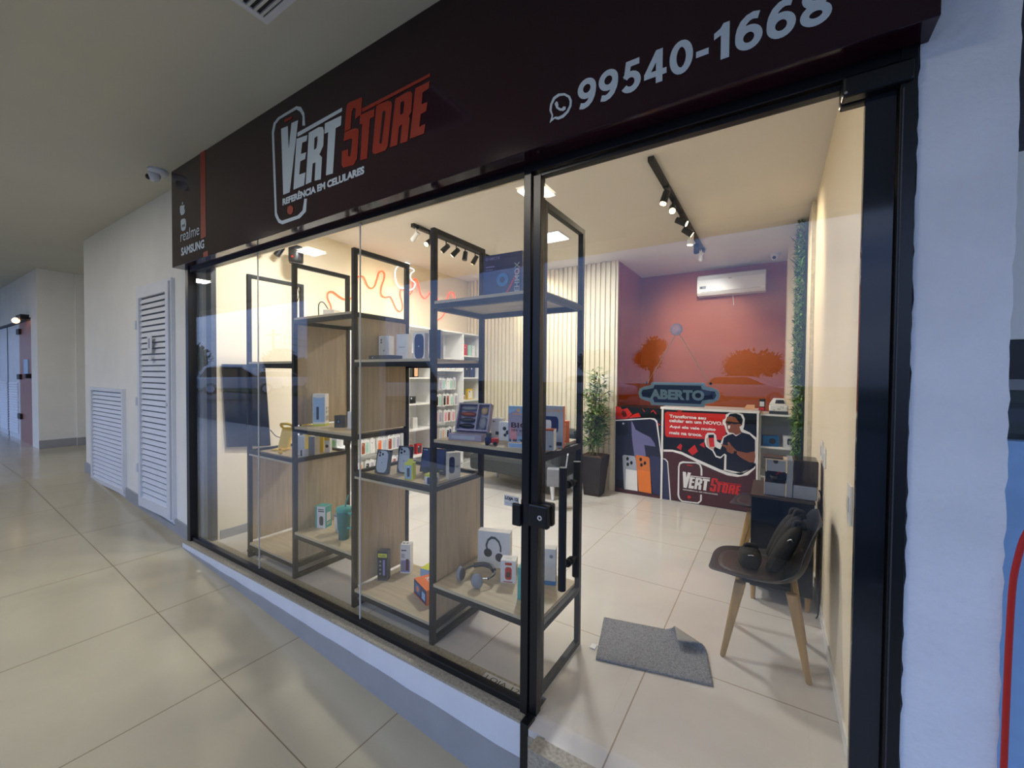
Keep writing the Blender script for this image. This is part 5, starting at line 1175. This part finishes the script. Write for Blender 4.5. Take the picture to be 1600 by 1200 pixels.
# ================================================================ CHAIRS, CABINET, COFFEE MACHINE
def make_chair(label):
    t = thing('shell_chair', label, 'chair')
    prof = [(-.272, .428, .10, 0), (-.262, .440, .16, 0), (-.225, .450, .205, .006), (-.12, .432, .225, .03), (.0, .420, .235, .05), (.09, .428, .24, .07), (.145, .465, .245, .10), (.18, .53, .245, .10), (.20, .61, .235, .06), (.215, .70, .22, .03), (.225, .77, .19, .012), (.235, .80, .15, .0)]
    m = MB(); n = 12; v = []
    for i, (x, z, w, lift) in enumerate(prof):
        for j in range(n + 1):
            u = -1 + 2 * j / n
            up = abs(u) ** 3
            back = max(0, min(1, (z - .47) / .2)) if i > 4 else 0
            v.append((x - up * lift * 1.1 * back, u * w, z + up * lift * (1 - back) + (up * -.03 if i == len(prof) - 1 else 0)))
    f = []
    for i in range(len(prof) - 1):
        for j in range(n):
            a = i * (n + 1) + j; f.append((a, a + 1, a + n + 2, a + n + 1))
    m.add(v, f, 'seat_shell', True)
    o = m.obj('seat_shell', t)
    s = o.modifiers.new('thick', 'SOLIDIFY'); s.thickness = .009; s.offset = -1
    s = o.modifiers.new('sub', 'SUBSURF'); s.levels = 1; s.render_levels = 2
    m = MB(); v = []; n = 14
    for k, (rr, zz) in enumerate(((1.0, .438), (.97, .455), (.8, .462), (0.001, .458))):
        for i in range(n * 2):
            a = PI * i / n
            cx, cy = math.cos(a), math.sin(a)
            r_ = 1 / max(abs(cx), abs(cy)) ** .55
            v.append((-.075 + .165 * rr * cx * r_, .175 * rr * cy * r_, zz))
    f = []
    for k in range(3):
        for i in range(n * 2):
            f.append((k * 28 + i, k * 28 + (i + 1) % 28, (k + 1) * 28 + (i + 1) % 28, (k + 1) * 28 + i))
    m.add(v, f, 'seat_pad', True); m.obj('cushion', t)
    MB().box(-.11, .11, -.11, .11, .395, .42, 'black_metal').obj('mounting_plate', t)
    for sx in (-1, 1):
        MB().hexa([(sx * .10, -.13, .33), (sx * .125, -.13, .33), (sx * .125, .13, .33), (sx * .10, .13, .33)], [(sx * .10, -.13, .395), (sx * .125, -.13, .395), (sx * .125, .13, .395), (sx * .10, .13, .395)], 'wood_leg').obj('leg_rail', t, bev=.004)
        for sy in (-1, 1):
            m = MB(); tp = Vector((sx * .115, sy * .125, .40)); bt = Vector((sx * .19, sy * .19, 0))
            d = (bt - tp).normalized()
            m.hexa([bt + Vector((-.013, -.013, 0)), bt + Vector((.013, -.013, 0)), bt + Vector((.013, .013, 0)), bt + Vector((-.013, .013, 0))],
                   [tp + Vector((-.027, -.024, 0)), tp + Vector((.027, -.024, 0)), tp + Vector((.027, .024, 0)), tp + Vector((-.027, .024, 0))], 'wood_leg')
            m.obj('leg', t, bev=.010)
    return t
def copy_tree(o, parent=None):
    c = o.copy(); C.objects.link(c); c.parent = parent
    for ch in list(o.children): copy_tree(ch, c)
    return c
ch = make_chair('dark blue-grey shell chair with wooden legs near the door, holding black bags')
ch.location = (-.022, 2.655, 0); ch.rotation_euler = (0, 0, R(0))
ch['group'] = 'shell chairs along the right wall'
c2 = copy_tree(ch); c2['label'] = 'second shell chair with wooden legs, behind the dark cabinet'; c2['group'] = ch['group']
c2.location = (-.02, 4.02, 0); c2.rotation_euler = (0, 0, R(-6))

t = thing('cabinet', 'dark navy cabinet on short wooden legs carrying the coffee machine', 'cabinet', (0, 0, 0))
MB().box(-.12, .225, 3.20, 3.66, .10, .70, 'navy_front').obj('cabinet_body', t, bev=.003)
MB().box(-.125, .23, 3.195, 3.67, .70, .715, 'cabinet_brown').obj('cabinet_top', t)
for sx in (-.10, .20):
    for sy in (3.23, 3.62): MB().cyl((sx, sy, .10), (sx, sy, 0), .017, 'wood_leg', r1=.013).obj('leg', t)
MB().box(-.10, .20, 3.40, 3.66, .03, .09, P('dblue')).obj('lower_shelf', t)

t = thing('coffee_machine', 'grey and cream coffee machine with a smoked water tank on the navy cabinet', 'coffee machine', (-.045, 3.24, .716), 0)
def cm(name, *a, mt='ps_grey', bev=.004, par=None):
    return MB().box(*a, mt).obj(name, par or t, bev=bev)
cm('drip_tray', 0, .115, 0, .10, 0, .085); m = MB(); m.box(.115, .122, 0, .10, 0, .09, 'cream_edge'); m.box(-.004, .0, 0, .10, 0, .09, 'cream_edge'); m.box(0, .115, .0, .10, .086, .09, 'black_plastic'); m.obj('tray_edge', t)
cm('column', .122, .155, 0, .20, 0, .245)
cm('rear_body', 0, .122, .10, .20, 0, .245, mt='black_plastic')
cm('brew_head', .01, .115, -.02, .10, .165, .24); m = MB(); m.box(.115, .124, -.02, .10, .16, .245, 'cream_edge'); m.box(.0, .124, -.025, .10, .24, .25, 'cream_edge'); m.box(.004, .01, -.02, .10, .16, .245, 'cream_edge'); m.obj('head_edge', t)
MB().box(-.01, .10, -.03, .09, .25, .258, 'seat_pad').flat(circ(.06, .232, .014), (Vector((0, -.02, 0)), VX, VZ, -VY), .003, 'black_plastic').obj('lid_plate', t)
cm('tank_base', .158, .285, 0, .20, 0, .085); cm('base_edge', .285, .291, 0, .20, 0, .09, mt='cream_edge', bev=.001)
cm('water_tank', .160, .29, .005, .20, .087, .25, mt='smoke_tank', bev=.008)
MB().lathe([(0, 0), (.022, 0), (.028, .035), (.025, .035), (.02, .004), (0, .004)], 'black_plastic', c=(.055, .04, .092)).obj('cup', t)
MB().tube([(.07, .06, .13), (.08, .05, .15), (.10, .05, .15)], .006, P('red')).obj('red_lever', t)
m = MB(); m.tube([(.235, 3.45, .74), (.262, 3.30, .76), (.262, 3.22, .62), (.258, 3.20, .30), (.255, 3.16, .06), (.24, 3.15, .01)], .004, 'black_plastic'); o_ = m.obj('power_cord', t, loc=(.045, -3.24, -.715))

random.seed(4)
def bag(label, x, y, z, rz, w, d, h, lean):
    t = thing('black_bag', label, 'bag', (x, y, z), rz, group='black bags on the chair')
    m = MB(); v = []; n = 16; L = 7
    for k in range(L):
        q = k / (L - 1); s = (.72 + .55 * math.sin(PI * (q * .8 + .15))) * (1 if k < L - 1 else .55)
        for i in range(n):
            a = 2 * PI * i / n
            cx, cy = math.cos(a), math.sin(a)
            r_ = 1 / (abs(cx) ** 3 + abs(cy) ** 3) ** (1 / 3)
            v.append((cx * r_ * w / 2 * s * random.uniform(.96, 1.04) + lean * q, cy * r_ * d / 2 * s * random.uniform(.94, 1.05), q * h))
    f = [(k * n + i, k * n + (i + 1) % n, (k + 1) * n + (i + 1) % n, (k + 1) * n + i) for k in range(L - 1) for i in range(n)]
    m.add(v, f + [tuple(range(n))[::-1], tuple(range((L - 1) * n, L * n))], 'black_fabric', True)
    m.obj('bag_body', t, sub=1)
    MB().tube([(lean - w * .3, 0, h * .93), (lean - w * .2, 0, h * 1.04), (lean + w * .2, 0, h * 1.04), (lean + w * .3, 0, h * .93)], .012, 'black_fabric').obj('strap', t)
    MB().tube([(lean * .7 - w * .2, -d * .56, h * .72), (lean * .7, -d * .60, h * .76), (lean * .7 + w * .12, -d * .57, h * .72)], .0035, 'chrome').obj('buckle', t)
bag('rounded black bag at the front edge of the pile on the chair', -.105, 2.60, .462, .2, .09, .11, .115, .01)
bag('leaning black bag nearest the coffee machine', -.0, 2.815, .462, 0, .07, .085, .28, .11)
bag('leaning black bag behind the rounded one, nearest the door', -.0, 2.595, .462, 0, .07, .09, .275, .12)
bag('tallest black bag in the pile, between the two leaning ones', .005, 2.705, .464, 0, .07, .085, .30, .12)

# ================================================================ FLOOR MAT, SIGNS
def folded_mat():
    A, B_, D_ = Vector((-.865, 2.445, 0)), Vector((-.225, 2.19, 0)), Vector((-.772, 2.062, 0))
    U = (B_ - D_); V = (A - D_)
    C0 = D_ + U + V
    m = MB(); nu, nv = 44, 26; v = []
    fp = D_ + U * .62 + V; fd = ((D_ + U + V * .50) - fp).normalized()   # fold line
    nrm = Vector((-fd.y, fd.x, 0))
    if (C0 - fp).dot(nrm) < 0: nrm = -nrm
    random.seed(1)
    for i in range(nu + 1):
        for j in range(nv + 1):
            p = D_ + U * (i / nu) + V * (j / nv)
            s = (p - fp).dot(nrm); z = .010 + random.uniform(0, .0015)
            if s > 0:
                r_ = .022; L = PI * r_
                if s < L:
                    a = s / r_; p = p - nrm * s + nrm * (r_ * math.sin(a)); z += r_ * (1 - math.cos(a))
                else:
                    p = p - nrm * s - nrm * (s - L); z += 2 * r_ - min(.012, (s - L) * .10)
            v.append((p.x, p.y, z))
    f = []
    for i in range(nu):
        for j in range(nv):
            a = i * (nv + 1) + j; f.append((a, a + nv + 1, a + nv + 2, a + 1))
    m.add(v, f, 'mat_grey', True)
    t = thing('door_mat', 'grey woven door mat with one folded corner on the shop floor', 'mat')
    o = m.obj('mat_surface', t)
    o.data.materials.append(MATS['mat_back'])
    s = o.modifiers.new('thick', 'SOLIDIFY'); s.thickness = .008; s.offset = -1; s.material_offset = 1; s.material_offset_rim = 0
    MB().box(-.836, -.806, 2.135, 2.175, 0.001, .006, 'p_white').obj('care_label', t)
folded_mat()

t = thing('open_sign', 'hanging navy plaque reading ABERTO behind the door glass', 'sign', (-.305, 1.625, 1.435))
def plaque(w, h, r):
    return [(-w / 2 + r, h / 2), (w / 2 - r, h / 2), (w / 2 - r * .9, h / 2 - r * .25), (w / 2 - r * .45, h / 2 - r * .35), (w / 2 - r * .1, h * .2), (w / 2, 0), (w / 2 - r * .1, -h * .2), (w / 2 - r * .45, -h / 2 + r * .35), (w / 2 - r * .9, -h / 2 + r * .25), (w / 2 - r, -h / 2),
            (-w / 2 + r, -h / 2), (-w / 2 + r * .9, -h / 2 + r * .25), (-w / 2 + r * .45, -h / 2 + r * .35), (-w / 2 + r * .1, -h * .2), (-w / 2, 0), (-w / 2 + r * .1, h * .2), (-w / 2 + r * .45, h / 2 - r * .35), (-w / 2 + r * .9, h / 2 - r * .25)]
f = (Vector((0, 0, 0)), VX, VZ, -VY)
mat('sign_border', '8a9c94', .5, var=.03); mat('sign_navy', '0c1530', .35, var=.05)
MB().prism(plaque(.285, .088, .05), f, .004, 'sign_border').obj('plaque', t)
MB().prism(plaque(.262, .066, .05), (Vector((0, -.004, 0)), VX, VZ, -VY), .0005, 'sign_navy').obj('plaque_field', t)
MB().text('ABERTO', (Vector((0, -.0046, 0)), VX, VZ, -VY), -.098, .093, -.021, .017, .0006, 'sign_border', bold=.055).obj('lettering', t)
for sx in (-1, 1):
    MB().tube([(sx * .108, -.002, .041), (0, -.012, .232)], .0012, 'wood_leg', n=5).obj('cord', t)
    MB().ball((sx * .112, -.002, .041), .005, 'black_plastic').obj('eyelet', t)
MB().lathe([(0, 0), (.010, .0), (.019, -.012), (.021, -.016), (0, -.016)], 'clear_plastic', c=(0, -.018, .237), axis='y').obj('suction_cup', t)
m = MB(); m.lathe([(.0185, 0), (.0215, .001), (.0185, .002)], 'p_silver', c=(0, -.036, .237), axis='y', n=24); m.obj('cup_rim', t)

t = thing('glass_sticker', 'small LOJA 12 sticker on the glass left of the door post', 'sticker', (0, 1.5805, 0))
f = (Vector((0, 0, 0)), VX, VZ, -VY)
MB().flat([(-1.042, .903), (-.962, .903), (-.962, .952), (-1.042, .952)], f, .0005, P('offwhite')).obj('sticker_film', t)
MB().text('LOJA 12', f, -1.037, -.967, .928, .946, .001, P('black'), bold=.05).text('(61) 99540', f, -1.033, -.972, .910, .919, .001, P('grey')).obj('lettering', t)
t = thing('number_plate', 'pale plate engraved LOJA 12 lying on the granite sill inside', 'plate', (0, 0, .001))
MB().box(-1.20, -.97, 1.608, 1.668, 0, .006, P('offwhite')).obj('plate', t, bev=.001)
MB().text('LOJA 12', (Vector((0, 0, .006)), VX, VY, VZ), -1.18, -.99, 1.618, 1.656, .0006, P('dgrey'), bold=.0).obj('lettering', t)

# red tube on the neighbouring front
m = MB(); m.tube([(.508, 1.55, -.4), (.510, 1.55, .4), (.513, 1.55, .9), (.522, 1.55, 1.05), (.545, 1.55, 1.14), (.60, 1.55, 1.18), (.8, 1.55, 1.19)], .007, P('red'))
tagp(m.obj('red_tube'), 'dark red tube bending round the neighbouring shop front', 'tube')
MB_n = MB(); MB_n.box(.52, 3, 1.9, 2.2, 1.30, 1.50, 'p_dgrey'); tagp(MB_n.obj('neighbour_display'), 'dark display counter inside the neighbouring shop front', 'display')

# ================================================================ CAR PARK MIRRORED IN THE GLASS
def car(label, x, y, rz, paint, kind='suv', z=0.05, s=1.0):
    t = thing('car', label, 'car', (x, y, z), rz)
    L, Wd = 4.4, 1.8; rh = {'suv': 1.68, 'van': 2.2, 'sedan': 1.45}[kind]
    body = [(-L / 2, .35), (-L / 2, .85), (-L / 2 + .15, 1.0), (L / 2 - 1.2, 1.02), (L / 2 - .1, .85), (L / 2, .55), (L / 2, .35)]
    if kind == 'van': top = [(-L / 2 + .05, 1.0), (-L / 2 + .1, rh), (L / 2 - 1.2, rh), (L / 2 - .5, 1.0)]
    else: top = [(-L / 2 + .2, 1.0), (-L / 2 + .55, rh - .05), (-L / 2 + 1.0, rh), (L / 2 - 2.1, rh), (L / 2 - 1.2, 1.0)]
    fr = (Vector((0, -Wd / 2, 0)), VX, VZ, VY)
    MB().prism(body, fr, Wd, paint).obj('car_body', t, bev=.08)
    fr2 = (Vector((0, -Wd / 2 + .12, 0)), VX, VZ, VY)
    MB().prism(top, fr2, Wd - .24, paint).obj('cabin', t, bev=.06)
    gw = [(a * .93, 1.03 + (b - 1.0) * .82) for a, b in top]
    m = MB(); m.prism(gw, (Vector((0, -Wd / 2 + .105, 0)), VX, VZ, VY), Wd - .21, 'car_glass'); m.obj('side_window', t)
    for sx in (-1.35, 1.35):
        for sy in (-1, 1):
            w = MB(); w.cyl((sx, sy * .90, .34), (sx, sy * .70, .34), .34, 'tyre', n=20); wo_ = w.obj('wheel', t)
            MB().cyl((sx, sy * .91, .34), (sx, sy * .90, .34), .2, 'p_silver', n=14).obj('hub_cap', wo_)
    MB().box(L / 2 - .06, L / 2 + .01, -.8, -.5, .62, .76, 'p_white').box(L / 2 - .06, L / 2 + .01, .5, .8, .62, .76, 'p_white').obj('headlight', t)
    t.scale = (s, s, s)
car('silver white car mirrored in the dark leftmost pane', -27.0, -9.0, R(-62), 'car_silver', 'suv', .25, 1.0)
car('white car mirrored between the first two shelf posts', -29.9, -13.4, R(-62), 'car_white', 'sedan', .25)
car('white van mirrored around the third shelf column', -15.6, -11.6, R(-40), 'car_white', 'van', .1)
car('white car mirrored low in the door glass', -1.2, -22.5, R(8), 'car_white', 'sedan', .1)
car('silver car mirrored near the door post', -9.0, -20.5, R(10), 'car_silver', 'sedan', .1)
def tree(label, x, y, h, r, kind='round'):
    z = .3 if y < -30 else (.05 if -17.5 < y < -13 else -.08)
    t = thing('tree', label, 'tree', (x, y, z), group='trees beyond the car park')
    MB().tube([(0, 0, 0), (.1, 0, h * .35), (.0, .1, h * .75)], [.2, .16, .1], 'bark').obj('trunk', t)
    m = MB()
    if kind == 'palm':
        for k in range(16):
            a = 2 * PI * k / 16; L = r * random.uniform(.8, 1.1)
            for q in range(6):
                f_ = q / 6
                p = Vector((math.cos(a) * L * f_, math.sin(a) * L * f_, h * .98 + .7 * math.sin(f_ * 2.6) - f_ * f_ * 1.0))
                for s_ in (-1, 1): leaf(m, p, (math.cos(a + s_ * .7), math.sin(a + s_ * .7), -.5), .8, .06, 'tree_leaf')
    else:
        blobs = [(random.uniform(-.6, .6) * r, random.uniform(-.6, .6) * r, h * .62 + random.uniform(-.05, .3) * h * .8, min(h * .32, r * random.uniform(.35, .6))) for _ in range(9)]
        for bx_, by_, bz_, br in blobs:
            m.ball((bx_, by_, bz_), br * .82, 'tree_leaf', n=10)
            for _ in range(130):
                u = Vector((random.gauss(0, 1), random.gauss(0, 1), random.gauss(0, 1))).normalized()
                leaf(m, Vector((bx_, by_, bz_)) + u * br * random.uniform(.75, 1.0), u + Vector((random.uniform(-.6, .6), random.uniform(-.6, .6), random.uniform(-.6, .6))), br * .34, br * .12, 'tree_leaf')
    m.obj('crown', t)
random.seed(12)
tree('wide dark tree mirrored at the far left of the glass', -42, -12, 3.6, 3.6)
tree('dark tree mirrored just right of the wide one', -41.5, -19.8, 3.3, 1.8)
tree('small palm tree mirrored between the first two shelf posts', -45.5, -21.5, 4.0, 1.2, 'palm')
tree('low dark tree mirrored between the second and third shelf posts', -47, -25.5, 3.0, 2.2)
tree('rounded tree mirrored on the orange wall left of the hanging plaque', -9.6, -35.5, 4.6, 1.6)
tree('broad tree mirrored on the orange wall right of the hanging plaque', -1.6, -38.0, 3.0, 2.6)
tree('dark tree mirrored near the slatted panel edge', -15.5, -36.0, 3.2, 2.4)
t = thing('utility_pole', 'wooden utility pole mirrored between the first two shelf posts', 'pole', (-36.5, -15.9, 0.1))
MB().cyl((0, 0, 0), (0, 0, 5.2), .14, 'bark', r1=.10).obj('pole_shaft', t)
MB().box(-.9, .9, -.05, .05, 4.7, 4.8, 'bark').obj('cross_arm', t)
for k, zz in enumerate((4.85, 4.3)):
    m = MB(); m.tube([(-36.5, -16.1, zz), (-40, -25, zz - .4), (-45, -40, zz + .3)], .02, 'black_plastic', n=5); tagp(m.obj('power_line'), ['upper overhead power line running from the utility pole', 'lower overhead power line running from the utility pole'][k], 'cable')
